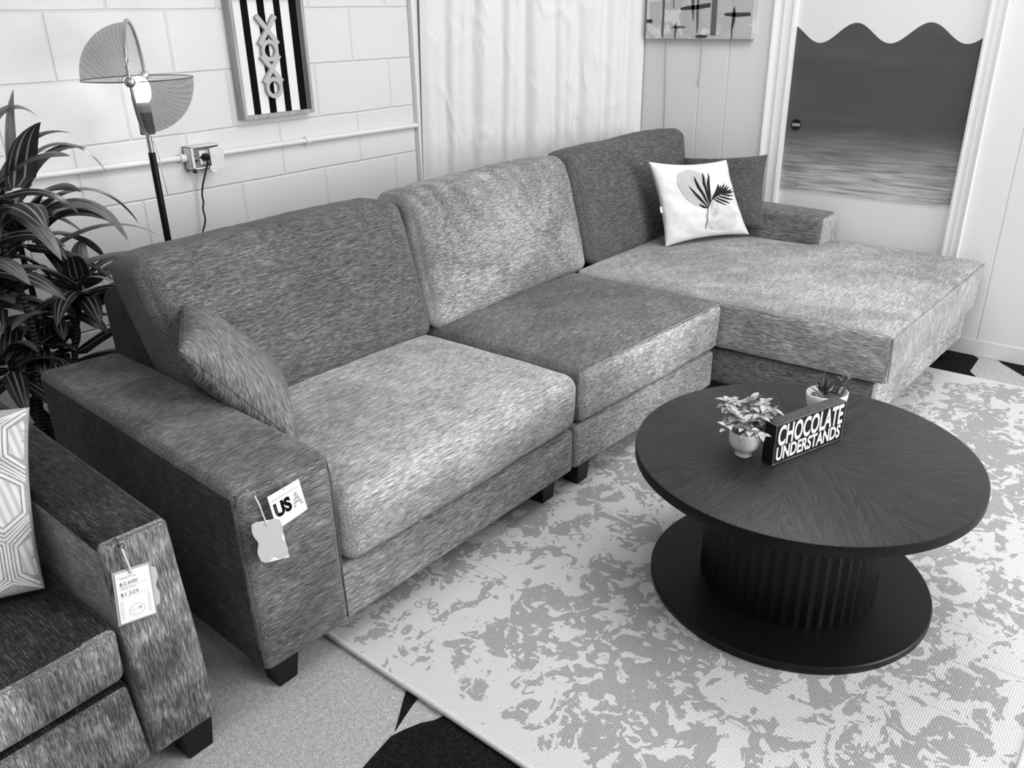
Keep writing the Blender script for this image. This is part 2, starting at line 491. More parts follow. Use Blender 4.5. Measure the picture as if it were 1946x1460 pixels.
# ================================================================== RUG
mt = new_mat('woven_rug', 0.6, 0.9, 0.08); t = NT(mt)
sx = t.n('ShaderNodeSeparateXYZ'); t.link(t.tc.outputs['Object'], sx.inputs[0])
d1 = t.noise(22, None, 2, 0.5)
wrp = t.n('ShaderNodeVectorMath', operation='MULTIPLY_ADD')
nzv = t.n('ShaderNodeTexNoise'); nzv.inputs['Scale'].default_value = 7; nzv.inputs['Detail'].default_value = 2
t.link(t.tc.outputs['Object'], nzv.inputs['Vector'])
t.link(nzv.outputs['Color'], wrp.inputs[0]); wrp.inputs[1].default_value = (.16, .16, 0); t.link(t.tc.outputs['Object'], wrp.inputs[2])
vor = t.n('ShaderNodeTexVoronoi'); vor.inputs['Scale'].default_value = 20; t.link(wrp.outputs[0], vor.inputs['Vector'])
vor2 = t.n('ShaderNodeTexVoronoi'); vor2.feature = 'DISTANCE_TO_EDGE'; vor2.inputs['Scale'].default_value = 9; t.link(wrp.outputs[0], vor2.inputs['Vector'])
big = t.noise(2.6, t.mapping((1, 1, 1), (3.3, 1.2, 0)), 2, 0.5, 0.3)
med = t.noise(10.5, t.mapping((.85, 1.15, 1), (5.3, 2.2, 0)), 3, 0.55, 1.1)
cut = t.noise(24, t.mapping((1, .8, 1), (1.3, 7.2, 0)), 2, 0.5, 1.6)
f = t.math('ADD', t.math('MULTIPLY', med, 0.9), t.math('MULTIPLY', big, 0.55))
f = t.math('SUBTRACT', f, t.math('MULTIPLY', t.ramp(cut, .56, .60), 0.14))
f = t.math('ADD', f, t.math('MULTIPLY', t.ramp(cut, .38, .41, 1, 0), 0.05))
# plainer band along the border
X_, Y_ = sx.outputs[0], sx.outputs[1]
dl = t.math('MINIMUM', t.math('ADD', X_, 1.306), t.math('SUBTRACT', 1.306, X_))
dl = t.math('MINIMUM', dl, t.math('ADD', Y_, 1.02))
f = t.math('SUBTRACT', f, t.ramp(dl, 0.02, 0.09, 0.13, 0))
mask = t.ramp(f, 0.706, 0.716)
ring = t.math('MULTIPLY', t.ramp(t.math('ABSOLUTE', t.math('SUBTRACT', vor.outputs['Distance'], 0.34)), 0.04, 0.055, 1, 0), t.ramp(big, 0.44, 0.46, 1, 0))
ring = t.math('MULTIPLY', ring, t.ramp(d1, .50, .52))
ring = t.math('MULTIPLY', ring, t.ramp(dl, .10, .12))
mask = t.math('MAXIMUM', mask, ring)
# border line bands
ax = t.math('SUBTRACT', t.math('ABSOLUTE', t.math('SUBTRACT', sx.outputs[0], 0.0)), 0.0)
# weave
wv1 = t.n('ShaderNodeTexWave'); wv1.bands_direction = 'Y'; wv1.inputs['Scale'].default_value = 62; wv1.inputs['Distortion'].default_value = 1.0; t.link(t.tc.outputs['Object'], wv1.inputs['Vector'])
wv2 = t.n('ShaderNodeTexWave'); wv2.bands_direction = 'X'; wv2.inputs['Scale'].default_value = 52; t.link(t.tc.outputs['Object'], wv2.inputs['Vector'])
ft = t.noise(260, None, 2, 0.6)
lines = t.noise(1.0, t.mapping((230, 1.5, 1)), 1, 0.5)
thin = t.ramp(lines, .70, .74, 0, 0.3)
light = t.math('SUBTRACT', t.math('ADD', 0.55, t.math('MULTIPLY', t.math('MULTIPLY', wv1.outputs['Fac'], wv2.outputs['Fac']), 0.20)), thin)
grey = t.math('ADD', 0.26, t.math('MULTIPLY', t.math('MULTIPLY', wv2.outputs['Fac'], ft), 0.34))
t.color(t.mix(mask, light, grey))
t.bump(t.math('ADD', wv1.outputs['Fac'], t.math('ADD', wv2.outputs['Fac'], mask)), 0.25, 0.003)
rug = thing('area_rug', 'large pale woven rug with faded grey floral pattern under the round table', 'rug', (1.0, -1.85, 0))
b = MB(); b.hexa([(-.322, -2.875, .0015), (2.325, -2.875, .0015), (2.29, -.95, .0015), (-.29, -.95, .0015), (-.322, -2.875, .009), (2.325, -2.875, .009), (2.29, -.95, .009), (-.29, -.95, .009)])
b.build('rug_field', mt, rug)
mt = new_mat('rug_binding_yarn', 0.72, 0.9, 0.05); t = NT(mt)
wv1 = t.n('ShaderNodeTexWave'); wv1.inputs['Scale'].default_value = 90; wv1.bands_direction = 'DIAGONAL'; t.link(t.tc.outputs['Object'], wv1.inputs['Vector'])
t.color(t.mix(wv1.outputs['Fac'], 0.6, 0.74)); t.bump(wv1.outputs['Fac'], 0.5, 0.003)
b = MB(); N = 60
lp = [(-.29, -.95), (-.322, -2.875), (2.325, -2.875), (2.29, -.95), (-.29, -.95)]
for (x0, y0), (x1, y1) in zip(lp, lp[1:]):
    b.tube([(x0 + (x1 - x0) * i / N, y0 + (y1 - y0) * i / N, .0075) for i in range(N + 1)], .0068, 8)
b.build('binding', mt, rug, smooth=True)

# ================================================================== SECTIONAL SOFA
def leg(parent, x, y, h, s=.06, taper=.012, z0=0.0):
    b = MB(); c = s / 2
    q = c - taper / 2
    b.hexa([(x - q, y - q, z0), (x + q, y - q, z0), (x + q, y + q, z0), (x - q, y + q, z0),
            (x - c, y - c, h), (x + c, y - c, h), (x + c, y + c, h), (x - c, y + c, h)])
    return b.build('leg', M['black_wood'], parent, bevel=.003)

def box8(x0, x1, yf, yb, z0, z1, ):
    """yf = (left,right) front y, yb = (left,right)"""
    return [(x0, yf[0], z0), (x1, yf[1], z0), (x1, yb[1], z0), (x0, yb[0], z0), (x0, yf[0], z1), (x1, yf[1], z1), (x1, yb[1], z1), (x0, yb[0], z1)]

G = 'sections of the grey chenille sectional sofa'
LH = .085; BH = .232; CH = .418; RG = .0095

# --- section with left arm
s1 = thing('sofa_section', 'left end section of the grey sectional with square armrest and hanging tags', 'sofa section', (0.1, -1.1, 0), G)
base_f = fabric('chenille_base', 0.22, (1, 0, 0), 0.22)
soft_box([(-.50, -1.553, LH), (.606, -1.574, LH), (.606, -.66, LH), (-.50, -.62, LH), (-.50, -1.553, BH), (.606, -1.574, BH), (.606, -.66, BH), (-.50, -.62, BH)],
         .016, (0, .004, 0), 14, .0012).build('base', base_f, s1, smooth=True, merge=True)
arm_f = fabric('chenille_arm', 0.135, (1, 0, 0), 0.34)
arm_shade = fabric('chenille_arm_outer', 0.05, (0, 1, 0), 0.4)  # arm fabric darkened on the outer face, shade of the narrow gap put into colour
b = soft_box([(-.525, -1.556, LH), (-.290, -1.566, LH), (-.285, -.64, LH), (-.49, -.61, LH),
          (-.535, -1.562, .552), (-.298, -1.572, .552), (-.275, -.64, .556), (-.485, -.60, .553)],
         .024, (.003, .003, .005), 22, .0015, 3)
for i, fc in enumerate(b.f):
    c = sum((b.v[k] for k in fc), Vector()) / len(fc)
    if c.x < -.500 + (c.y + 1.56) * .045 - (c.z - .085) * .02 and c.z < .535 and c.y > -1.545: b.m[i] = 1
b.build('armrest', [arm_f, arm_shade], s1, smooth=True, merge=True)
seam([(-.5205, -1.5515, .105), (-.526, -1.555, .3), (-.530, -1.557, .50), (-.522, -1.558, .542), (-.50, -1.559, .5475), (-.40, -1.566, .5495), (-.33, -1.567, .546), (-.307, -1.566, .530), (-.302, -1.567, .49), (-.299, -1.5635, .3), (-.294, -1.5605, .10)], .0017).build('seam', M['seam'], s1, smooth=True)
sc_f = fabric('chenille_seat_light', 0.31, (1, 0, 0), 0.24, .8)
def seat_disp(u, P, n):
    # slight downward fall of the crown towards the front edge
    return Vector((0, 0, 0))
soft_box([(-.285, -1.580, BH + .004), (.612, -1.586, BH + .004), (.605, -.84, BH + .004), (-.27, -.84, BH + .004),
          (-.285, -1.585, CH), (.618, -1.592, CH), (.600, -.84, CH), (-.27, -.84, CH)],
         .045, (.004, .012, .022), 24, .003, 5).build('seat_cushion', sc_f, s1, smooth=True, merge=True)
bf = fabric('chenille_frame_dark', 0.035, (1, 0, 0), 0.2)
soft_box([(-.300, -.90, BH), (.606, -.92, BH), (.606, -.66, BH), (-.285, -.61, BH),
          (-.300, -.76, .735), (.606, -.78, .735), (.606, -.66, .735), (-.285, -.615, .735)],
         .04, (0, .01, .005), 16, .002, 2).build('back_frame', bf, s1, smooth=True, merge=True)
def wrinkle(amp, freq, seed, top_only=True):
    def f(u, P, n):
        k = max(0, (u.z - .35) / .65) ** 1.5 if top_only else 1
        x = u.x * freq + 0.6 * noise.noise(Vector((u.x * 3, u.z * 2, seed)))
        r = abs(math.sin(x * PI)) ** 0.6
        strength = 0.35 + 0.65 * max(0, noise.noise(Vector((u.x * 5, 1.5, seed))) + .5)
        front = 1.0 if n.y < -0.2 or n.z > 0.3 else 0.3
        return Vector((0, -1, .55)) * amp * (r - .7) * k * strength * front
    return f
def grooves(L):
    def f(u, P, n):
        if n.z < -.3 or n.y > .6: return Vector((0, 0, 0))
        s_ = 0
        for x0, sl, dep, ln in L:
            d = (1 - u.z)
            xx = x0 + sl * d * .35 + .012 * math.sin(u.z * 14 + x0 * 40)
            fade = max(0, 1 - d / ln)
            if n.z > .5: fade = 1 - .6 * min(1, u.y * 1.3)
            q = (u.x - xx)
            s_ += dep * fade * (-math.exp(-(q / .013) ** 2) + .55 * math.exp(-((q - .034) / .022) ** 2))
        return Vector((0, -.8, .6)) * s_
    return f
def back_cushion(parent, BLf, BRf, TLf, TRf, thb, tht, mat, seed, wr=None, r=.05, crown=.028):
    BLf, BRf, TLf, TRf = map(Vector, (BLf, BRf, TLf, TRf))
    bk = Vector((0, thb, 0.02)); tk = Vector((0, tht, -.012))
    c = [BLf, BRf, BRf + bk, BLf + bk, TLf, TRf, TRf + tk, TLf + tk]
    return soft_box(c, r, (.010, crown, .01), 85, .0035, seed, wr).build('back_cushion', mat, parent, smooth=True, merge=True)
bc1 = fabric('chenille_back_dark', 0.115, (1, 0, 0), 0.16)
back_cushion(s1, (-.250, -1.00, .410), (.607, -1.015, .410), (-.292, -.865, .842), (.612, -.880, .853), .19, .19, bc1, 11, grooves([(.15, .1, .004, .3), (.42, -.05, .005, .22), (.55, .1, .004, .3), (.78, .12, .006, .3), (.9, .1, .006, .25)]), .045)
leg(s1, -.452, -1.498, LH + .012, .07, .02); leg(s1, .522, -1.51, LH + .012, .07, .014, RG - .001); leg(s1, -.44, -.70, LH + .01); leg(s1, .53, -.72, LH + .01)

# --- armless middle section
s2 = thing('sofa_section', 'armless middle section of the grey sectional behind the round table', 'sofa section', (1.04, -1.1, 0), G)
soft_box([(.618, -1.574, LH), (1.452, -1.618, LH), (1.46, -.70, LH), (.618, -.66, LH), (.618, -1.574, BH), (1.452, -1.618, BH), (1.46, -.70, BH), (.618, -.66, BH)],
         .016, (0, .004, 0), 14, .0012, 7).build('base', fabric('chenille_base_middle', 0.26, (1, 0, 0), 0.22), s2, smooth=True, merge=True)
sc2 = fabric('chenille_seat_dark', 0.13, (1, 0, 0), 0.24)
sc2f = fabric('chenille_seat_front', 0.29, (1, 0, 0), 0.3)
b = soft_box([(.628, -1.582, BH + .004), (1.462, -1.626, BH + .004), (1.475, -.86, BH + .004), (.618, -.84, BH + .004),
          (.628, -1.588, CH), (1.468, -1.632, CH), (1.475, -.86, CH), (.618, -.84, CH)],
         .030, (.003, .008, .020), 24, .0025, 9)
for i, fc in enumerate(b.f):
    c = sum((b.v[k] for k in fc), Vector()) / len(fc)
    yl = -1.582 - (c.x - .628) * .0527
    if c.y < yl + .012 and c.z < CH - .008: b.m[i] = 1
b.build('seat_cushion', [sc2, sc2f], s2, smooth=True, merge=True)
seam([(.638 + .83 * i / 30, -1.581 - .043 * i / 30 - .002, CH - .003 + .004 * math.sin(PI * i / 30)) for i in range(31)], .0014).build('seam', M['seam_light'], s2, smooth=True)
soft_box([(.618, -.92, BH), (1.46, -.94, BH), (1.46, -.70, BH), (.618, -.66, BH), (.618, -.78, .735), (1.46, -.82, .735), (1.46, -.70, .735), (.618, -.66, .735)],
         .04, (0, .01, .005), 16, .002, 4).build('back_frame', bf, s2, smooth=True, merge=True)
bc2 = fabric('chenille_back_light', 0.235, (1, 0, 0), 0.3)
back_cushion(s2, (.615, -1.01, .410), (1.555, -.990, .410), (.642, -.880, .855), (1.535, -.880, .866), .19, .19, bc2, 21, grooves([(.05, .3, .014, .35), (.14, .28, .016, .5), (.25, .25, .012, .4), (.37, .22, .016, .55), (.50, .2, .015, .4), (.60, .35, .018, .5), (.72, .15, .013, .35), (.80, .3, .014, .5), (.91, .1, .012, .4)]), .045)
leg(s2, .682, -1.528, LH + .012, .07, .014, RG - .001); leg(s2, 1.40, -1.56, LH + .012, .07, .014, RG - .001); leg(s2, .68, -.74, LH + .01); leg(s2, 1.40, -.76, LH + .01)

# --- chaise section
s3 = thing('sofa_section', 'chaise section of the grey sectional with low right arm beside the painted door', 'sofa section', (2.03, -1.5, 0), G)
ch_base = fabric('chenille_chaise_base', 0.34, (1, 0, 0), 0.28)
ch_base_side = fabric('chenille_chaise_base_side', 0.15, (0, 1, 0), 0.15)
b = soft_box([(1.545, -2.185, .072), (2.56, -2.235, .072), (2.585, -.75, .072), (1.475, -.75, .072),
          (1.545, -2.185, .212), (2.56, -2.235, .212), (2.585, -.75, .212), (1.475, -.75, .212)], .02, (.002, .003, 0), 14, .0012, 12)
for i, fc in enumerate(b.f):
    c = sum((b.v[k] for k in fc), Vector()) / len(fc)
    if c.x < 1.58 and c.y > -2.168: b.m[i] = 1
b.build('base', [ch_base, ch_base_side], s3, smooth=True, merge=True)
ch_top = fabric('chenille_chaise_top', 0.31, (1, 0, 0), 0.26, .7)
ch_side = fabric('chenille_chaise_side', 0.36, (0, 1, 0), 0.28)
ch_front = fabric('chenille_chaise_front', 0.36, (0, 0, 1), 0.22, .7)
XR = 2.405
def ch_remap(u):
    # width follows an L plan: narrow beside the arm, full width in front of it
    y = u.y
    k = 1 / (1 + math.exp((y - .475) / .010))
    wid = (XR - 1.49) / (2.565 - 1.49)
    return Vector((u.x * (wid + (1 - wid) * k), u.y, u.z))
cc = [(1.520, -2.218, .218), (2.558, -2.262, .218), (2.58, -.96, .225), (1.480, -.96, .225),
      (1.490, -2.225, .412), (2.570, -2.268, .424), (2.58, -.96, .428), (1.478, -.96, .424)]
b = soft_box(cc, .024, (.004, .006, .016), 26, .0028, 15, None, ch_remap)
for i, fc in enumerate(b.f):
    c = sum((b.v[k] for k in fc), Vector()) / len(fc)
    if c.z < .404:
        if c.y < -2.20: b.m[i] = 2
        elif c.x < 1.53: b.m[i] = 1
b.build('seat_cushion', [ch_top, ch_side, ch_front], s3, smooth=True, merge=True)
seam([(1.489 - .008 * i / 20, -2.215 + .70 * i / 20, .408 + .001 * i / 20) for i in range(21)], .0014).build('seam', M['seam_light'], s3, smooth=True)
seam([(1.5 + 1.05 * i / 20, -2.224 - .044 * i / 20, .408 + .012 * i / 20) for i in range(21)], .0012).build('seam', M['seam'], s3, smooth=True)
seam([(1.496 + .022 * i / 8, -2.218, .40 - .16 * i / 8) for i in range(9)], .0016).build('seam', M['seam'], s3, smooth=True)
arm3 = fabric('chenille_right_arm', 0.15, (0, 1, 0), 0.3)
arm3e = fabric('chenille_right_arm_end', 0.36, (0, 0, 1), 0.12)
b = soft_box([(2.415, -1.628, .2), (2.592, -1.632, .2), (2.592, -.75, .2), (2.415, -.75, .2),
          (2.418, -1.630, .552), (2.592, -1.636, .548), (2.592, -.75, .56), (2.412, -.75, .56)], .03, (.003, .003, .006), 22, .002, 17)
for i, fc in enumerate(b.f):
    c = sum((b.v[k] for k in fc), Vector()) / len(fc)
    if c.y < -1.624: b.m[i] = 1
b.build('armrest', [arm3, arm3e], s3, smooth=True, merge=True)
soft_box([(1.48, -.92, BH), (2.59, -.92, BH), (2.59, -.70, BH), (1.48, -.70, BH), (1.48, -.80, .735), (2.59, -.80, .735), (2.59, -.70, .735), (1.48, -.70, .735)],
         .04, (0, .01, .005), 16, .002, 4).build('back_frame', bf, s3, smooth=True, merge=True)
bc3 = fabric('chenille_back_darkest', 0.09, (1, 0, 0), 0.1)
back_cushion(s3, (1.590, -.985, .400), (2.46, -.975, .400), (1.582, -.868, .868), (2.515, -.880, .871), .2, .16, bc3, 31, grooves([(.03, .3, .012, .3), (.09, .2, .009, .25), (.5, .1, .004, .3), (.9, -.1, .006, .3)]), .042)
for x, y in ((1.62, -2.12), (2.49, -2.17), (1.55, -.82), (2.52, -.82)): leg(s3, x, y, .09, .06, .01, RG - .001 if x < 2.3 and y < -1 else 0)

# ================================================================== LOVESEAT (left foreground)
lv = thing('loveseat', 'dark velvety loveseat at the left foreground with a price tag on its arm', 'sofa', (-1.2, -1.2, 0))
L1 = fabric('velvet_dark_top', 0.022, (0, 1, 0), 0.6, 1.3)
L2 = fabric('velvet_front', 0.16, (0, 0, 1), 0.75, 1.0)
L3 = fabric('velvet_inner_side', 0.23, (0, 1, 0), 0.3, 0.7)
def mats_by(b, f):
    for i, fc in enumerate(b.f):
        c = sum((b.v[k] for k in fc), Vector()) / len(fc); b.m[i] = f(c)
    return b
b = soft_box([(-.785, -1.560, .078), (-.643, -1.560, .078), (-.625, -.75, .08), (-.770, -.75, .08),
              (-.792, -1.562, .575), (-.665, -1.562, .567), (-.635, -.75, .575), (-.772, -.75, .578)], .014, (.003, .003, .005), 24, .0015, 41)
mats_by(b, lambda c: 1 if c.y < -1.552 else (2 if c.x < -.775 and c.z < .56 else 0))
b.build('armrest', [L1, L2, L3], lv, smooth=True, merge=True)
seam([(-.784 + .112 * i / 12, -1.5605, .5725 - .0065 * i / 12) for i in range(13)], .0011).build('seam', M['seam'], lv, smooth=True)
b = soft_box([(-2.0, -1.558, .078), (-.790, -1.558, .078), (-.79, -.75, .08), (-2.0, -.75, .08), (-2.0, -1.552, .272), (-.797, -1.552, .272), (-.79, -.75, .272), (-2.0, -.75, .272)], .014, (0, .003, 0), 14, .0012, 43)
mats_by(b, lambda c: 1 if c.y < -1.548 else 0).build('base', [L1, L2], lv, smooth=True, merge=True)
b = soft_box([(-1.85, -1.572, .288), (-.798, -1.566, .288), (-.795, -.95, .288), (-1.85, -.95, .288), (-1.85, -1.575, .412), (-.796, -1.568, .412), (-.795, -.95, .412), (-1.85, -.95, .412)], .022, (.003, .006, .014), 24, .0025, 45)
mats_by(b, lambda c: 1 if c.y < -1.56 else 0).build('seat_cushion', [L1, L2], lv, smooth=True, merge=True)
seam([(-1.84 + 1.035 * i / 20, -1.5725, .4085) for i in range(21)], .0010).build('seam', M['seam'], lv, smooth=True)
b = soft_box([(-2.0, -.95, .09), (-.76, -.95, .09), (-.76, -.70, .09), (-2.0, -.70, .09), (-2.0, -.84, .60), (-.77, -.84, .60), (-.77, -.70, .60), (-2.0, -.70, .60)], .03, (0, 0, 0), 12, .001)
b.build('back_frame', L1, lv, smooth=True, merge=True)
soft_box([(-1.85, -1.06, .42), (-.80, -1.06, .42), (-.80, -.90, .42), (-1.85, -.90, .42), (-1.85, -.95, .69), (-.80, -.95, .69), (-.80, -.80, .69), (-1.85, -.80, .69)], .05, (.01, .02, .01), 16, .003, 51).build('back_cushion', L1, lv, smooth=True, merge=True)
soft_box([(-2.14, -1.560, .095), (-2.0, -1.560, .085), (-2.0, -.75, .085), (-2.14, -.75, .095),
              (-2.14, -1.562, .575), (-2.0, -1.562, .567), (-2.0, -.75, .575), (-2.14, -.75, .578)], .022, (.004, .003, .006), 14, .002, 44).build('armrest', L1, lv, smooth=True, merge=True)
leg(lv, -.690, -1.515, .10, .072, .016); leg(lv, -2.05, -1.5, .10, .07); leg(lv, -.70, -.80, .10, .07); leg(lv, -2.05, -.80, .10, .07)

# ================================================================== THROW PILLOWS
pf = fabric('chenille_pillow', 0.20, (0, 1, 1), 0.18)
pf1 = fabric('chenille_pillow_left', 0.16, (0, 1, 1), 0.15)
P = Pillow((-.394, -1.201, .722), (-.204, -1.307, .452), (-.208, -.905, .722), (-.019, -1.005, .452), .072, .06, 1, .004)
def edge_seam(P, parent, mat, r=.0022):
    lp = [(-1 + 2 * i / 30, -1) for i in range(30)] + [(1, -1 + 2 * i / 30) for i in range(30)] + [(1 - 2 * i / 30, 1) for i in range(30)] + [(-1, 1 - 2 * i / 30) for i in range(31)]
    seam([P.pt(u, v, 1) for u, v in lp], r).build('seam', mat, parent, smooth=True)
tp = thing('throw_pillow', 'grey chenille throw pillow leaning on the left armrest of the sectional', 'pillow', (-.2, -1.1, .44))
P.mesh(40).build('pillow_cover', pf1, tp, smooth=True, merge=True); edge_seam(P, tp, M['seam'], .0015)

P = Pillow((2.405, -.94, .748), (2.482, -1.315, .783), (2.285, -1.00, .450), (2.375, -1.372, .480), .050, .06, 4, .004)
tp = thing('throw_pillow', 'dark grey chenille throw pillow behind the white palm pillow on the chaise', 'pillow', (2.37, -1.15, .45))
P.mesh(40).build('pillow_cover', fabric('chenille_pillow_right', 0.08, (0, 1, 0), 0.15), tp, smooth=True, merge=True); edge_seam(P, tp, M['seam'])

M['cotton'] = simple_bumpy('white_cotton', 0.70, 240, 0.15, 0.002, 0.9, 0.1)
pw = thing('throw_pillow', 'white square throw pillow printed with a black palm frond, on the chaise', 'pillow', (2.2, -1.1, .44))
P = Pillow((1.945, -1.012, .800), (2.330, -1.188, .772), (1.968, -1.105, .437), (2.352, -1.322, .445), .052, .10, 9, .007)
side = -1 if P.n.dot(Vector((-1.26, -2.87, 1.4)) - P.c[0]) < 0 else 1
P.mesh(44).build('pillow_cover', M['cotton'], pw, smooth=True, merge=True)
b = MB()
P.blob(b, (-.17, .36), .36, .50, .55, side, 0, .0018, .10, .6)
P.blob(b, (.17, -.15), .10, .30, -.15, side, 0, .0021, .08, .6)
P.blob(b, (.32, -.44), .38, .44, .2, side, 1, .0018, .08, 2.0)
# stem and fronds
def fr(a, c, w0, bend=0): P.strip(b, a, c, w0, side=side, n=8, mi=2, off=.0032, bend=bend, prof=lambda t: max(0.02, math.sin(PI * min(1, t * .93 + .05)) ** .7))
stem = []
def sp(t):   # stem curve from the base up to the tip, (u,v)
    p0, p1, p2, p3 = Vector((-.12, -.72)), Vector((-.04, -.15)), Vector((.06, -.02)), Vector((.42, .16))
    return p0 * (1 - t) ** 3 + p1 * 3 * t * (1 - t) ** 2 + p2 * 3 * t * t * (1 - t) + p3 * t ** 3
for i in range(12):
    P.strip(b, sp(i / 12), sp((i + 1.1) / 12), .008, .007, side, 2, 2, .0030)
for tt, ang, ln, wd in ((.44, 150, .24, .026), (.46, 122, .66, .034), (.52, 104, .76, .038), (.58, 88, .80, .038), (.63, 78, .76, .036),
                        (.72, 55, .46, .036), (.76, 48, .44, .028), (.81, 42, .50, .028), (.87, 33, .48, .026), (.92, 24, .46, .026), (.96, 12, .46, .026), (1.0, 2, .44, .026),
                        (.90, -18, .46, .024), (.84, -28, .42, .024), (.78, -35, .34, .022), (.97, -10, .42, .022)):
    a = sp(tt); c = a + Vector((math.cos(math.radians(ang)), math.sin(math.radians(ang)))) * ln
    if abs(c.x) > .9: c.x = .9
    fr(a, c, wd, .02 if ang > 60 else -.02)
b.build('palm_print', [new_mat('grey_print', 0.46, 0.9, .1), new_mat('pale_grey_print', 0.60, 0.9, .1), new_mat('black_print', 0.012, 0.9)], pw, smooth=True)
b = MB(); q0 = P.pt(-1, -.05, side); q1 = P.pt(-1, -.20, side); eu = (P.c[0] - P.c[1]).normalized()
b.prism([q0 - eu * .004, q0 + eu * .011, q1 + eu * .012, q1 - eu * .004], P.n * .001); b.build('care_tag', M['cotton'], pw)

# hexagon pillow on the loveseat
ph = thing('throw_pillow', 'grey and white hexagon patterned throw pillow standing on the dark loveseat', 'pillow', (-.97, -1.2, .43))
P = Pillow((-1.10, -1.075, .80), (-.736, -1.255, .730), (-1.16, -1.27, .43), (-.836, -1.385, .432), .052, .06, 15, .006)
side = 1 if P.n.dot(Vector((-1.26, -2.87, 1.4)) - P.c[0]) > 0 else -1
P.mesh(44).build('pillow_cover', simple_bumpy('grey_woven_cotton', 0.33, 220, 0.3, 0.002, 0.9, 0.1, 0.2), ph, smooth=True, merge=True)
b = MB()
def hexo(cx_, cy_, rx, ry):
    return [(cx_ + rx, cy_ - ry * .5), (cx_ + rx, cy_ + ry * .5), (cx_, cy_ + ry), (cx_ - rx, cy_ + ry * .5), (cx_ - rx, cy_ - ry * .5), (cx_, cy_ - ry)]
def okp(p): return abs(p[0]) < .97 and abs(p[1]) < .97
HX, HY = .30, .42
for row in range(-3, 4):
    for colm in range(-3, 4):
        cx_ = colm * HX * 2 + (HX if row % 2 else 0) + .12; cy_ = row * HY * 1.5
        for k, (sc_, mi, wd) in enumerate(((.95, 0, .010), (.84, 0, .008), (.72, 0, .014))):
            pts = hexo(cx_, cy_, HX * sc_, HY * sc_)
            for i in range(6):
                a, c = pts[i], pts[(i + 1) % 6]
                if okp(a) and okp(c): P.strip(b, a, c, wd, side=side, n=5, mi=mi, off=.0012)
                elif abs((a[0] + c[0]) / 2) < .97 and abs((a[1] + c[1]) / 2) < .97:
                    a2 = tuple(max(-.975, min(.975, q)) for q in a); c2 = tuple(max(-.975, min(.975, q)) for q in c)
                    P.strip(b, a2, c2, wd, side=side, n=5, mi=mi, off=.0012)
        # pale hexagon heart on alternating columns
        if True:
            pts = hexo(cx_, cy_, HX * .62, HY * .62); Gd = []
            ring = []
            for i in range(6):
                for q in range(4):
                    t_ = q / 4; ring.append((pts[i][0] * (1 - t_) + pts[(i + 1) % 6][0] * t_, pts[i][1] * (1 - t_) + pts[(i + 1) % 6][1] * t_))
            for (x, y) in ring:
                Gd.append([P.pt(max(-.97, min(.97, cx_ + (x - cx_) * f_)), max(-.97, min(.97, cy_ + (y - cy_) * f_)), side, .001) for f_ in (0, .25, .5, .75, 1)])
            if abs(cx_) < 1.1 and abs(cy_) < 1.2: b.grid(Gd, 1, True)
stripe_yarn = new_mat('pale_striped_yarn', .6, .9); t = NT(stripe_yarn)
wv_ = t.n('ShaderNodeTexWave'); wv_.inputs['Scale'].default_value = 22; wv_.bands_direction = 'X'; t.link(t.tc.outputs['Object'], wv_.inputs['Vector']); t.color(t.mix(t.ramp(wv_.outputs['Fac'], .3, .6), .46, .64))
b.build('hexagon_print', [new_mat('white_yarn', 0.66, 0.9), stripe_yarn], ph, smooth=True)

# ================================================================== COFFEE TABLE
TX, TY, TR, TZ = .588, -2.272, .409, .400
mt = new_mat('dark_stained_oak', 0.03, 0.42, 0.25); t = NT(mt)
sx = t.n('ShaderNodeSeparateXYZ'); t.link(t.tc.outputs['Object'], sx.inputs[0])
ang = t.math('ARCTAN2', sx.outputs[1], sx.outputs[0])
seg = t.math('FLOOR', t.math('MULTIPLY', t.math('ADD', ang, 10.0), 8 / (2 * PI)))
# each pie slice of veneer has its grain running outwards
cang = t.math('SUBTRACT', t.math('MULTIPLY', t.math('ADD', seg, .5), 2 * PI / 8), 10.0)
ca = t.math('COSINE', cang); sa = t.math('SINE', cang)
lx = t.math('ADD', t.math('MULTIPLY', sx.outputs[0], ca), t.math('MULTIPLY', sx.outputs[1], sa))
ly = t.math('SUBTRACT', t.math('MULTIPLY', sx.outputs[1], ca), t.math('MULTIPLY', sx.outputs[0], sa))
cb = t.n('ShaderNodeCombineXYZ'); t.link(t.math('MULTIPLY', lx, 1.6), cb.inputs[0]); t.link(t.math('MULTIPLY', ly, 16), cb.inputs[1]); t.link(seg, cb.inputs[2])
gn = t.noise(1.6, cb.outputs[0], 4, 0.6, 1.2)
cb2 = t.n('ShaderNodeCombineXYZ'); t.link(t.math('MULTIPLY', lx, 5), cb2.inputs[0]); t.link(t.math('MULTIPLY', ly, 140), cb2.inputs[1]); t.link(seg, cb2.inputs[2])
gf = t.noise(1.0, cb2.outputs[0], 2, 0.6)
rings = t.math('FRACT', t.math('MULTIPLY', gn, 9.0))
t.color(t.math('MULTIPLY', t.mix(rings, 0.014, 0.032), t.ramp(gf, .3, .7, .7, 1.35, False)))
t.bump(gf, 0.12, 0.001)
ct = thing('coffee_table', 'round black stained wood coffee table on the pale rug', 'table', (TX, TY, RG))
b = MB(); b.lathe((TX, TY, 0), [(.0001, TZ), (TR - .006, TZ), (TR - .0015, TZ - .002), (TR, TZ - .006), (TR, TZ - .028), (TR - .003, TZ - .031), (.0001, TZ - .031)], 128)
for i, fc in enumerate(b.f):
    if min(b.v[k].z for k in fc) < TZ - .003: b.m[i] = 1
b.build('tabletop', [mt, M['black_wood']], ct, auto=30)
b = MB(); prof = []
n = 96; P_ = []
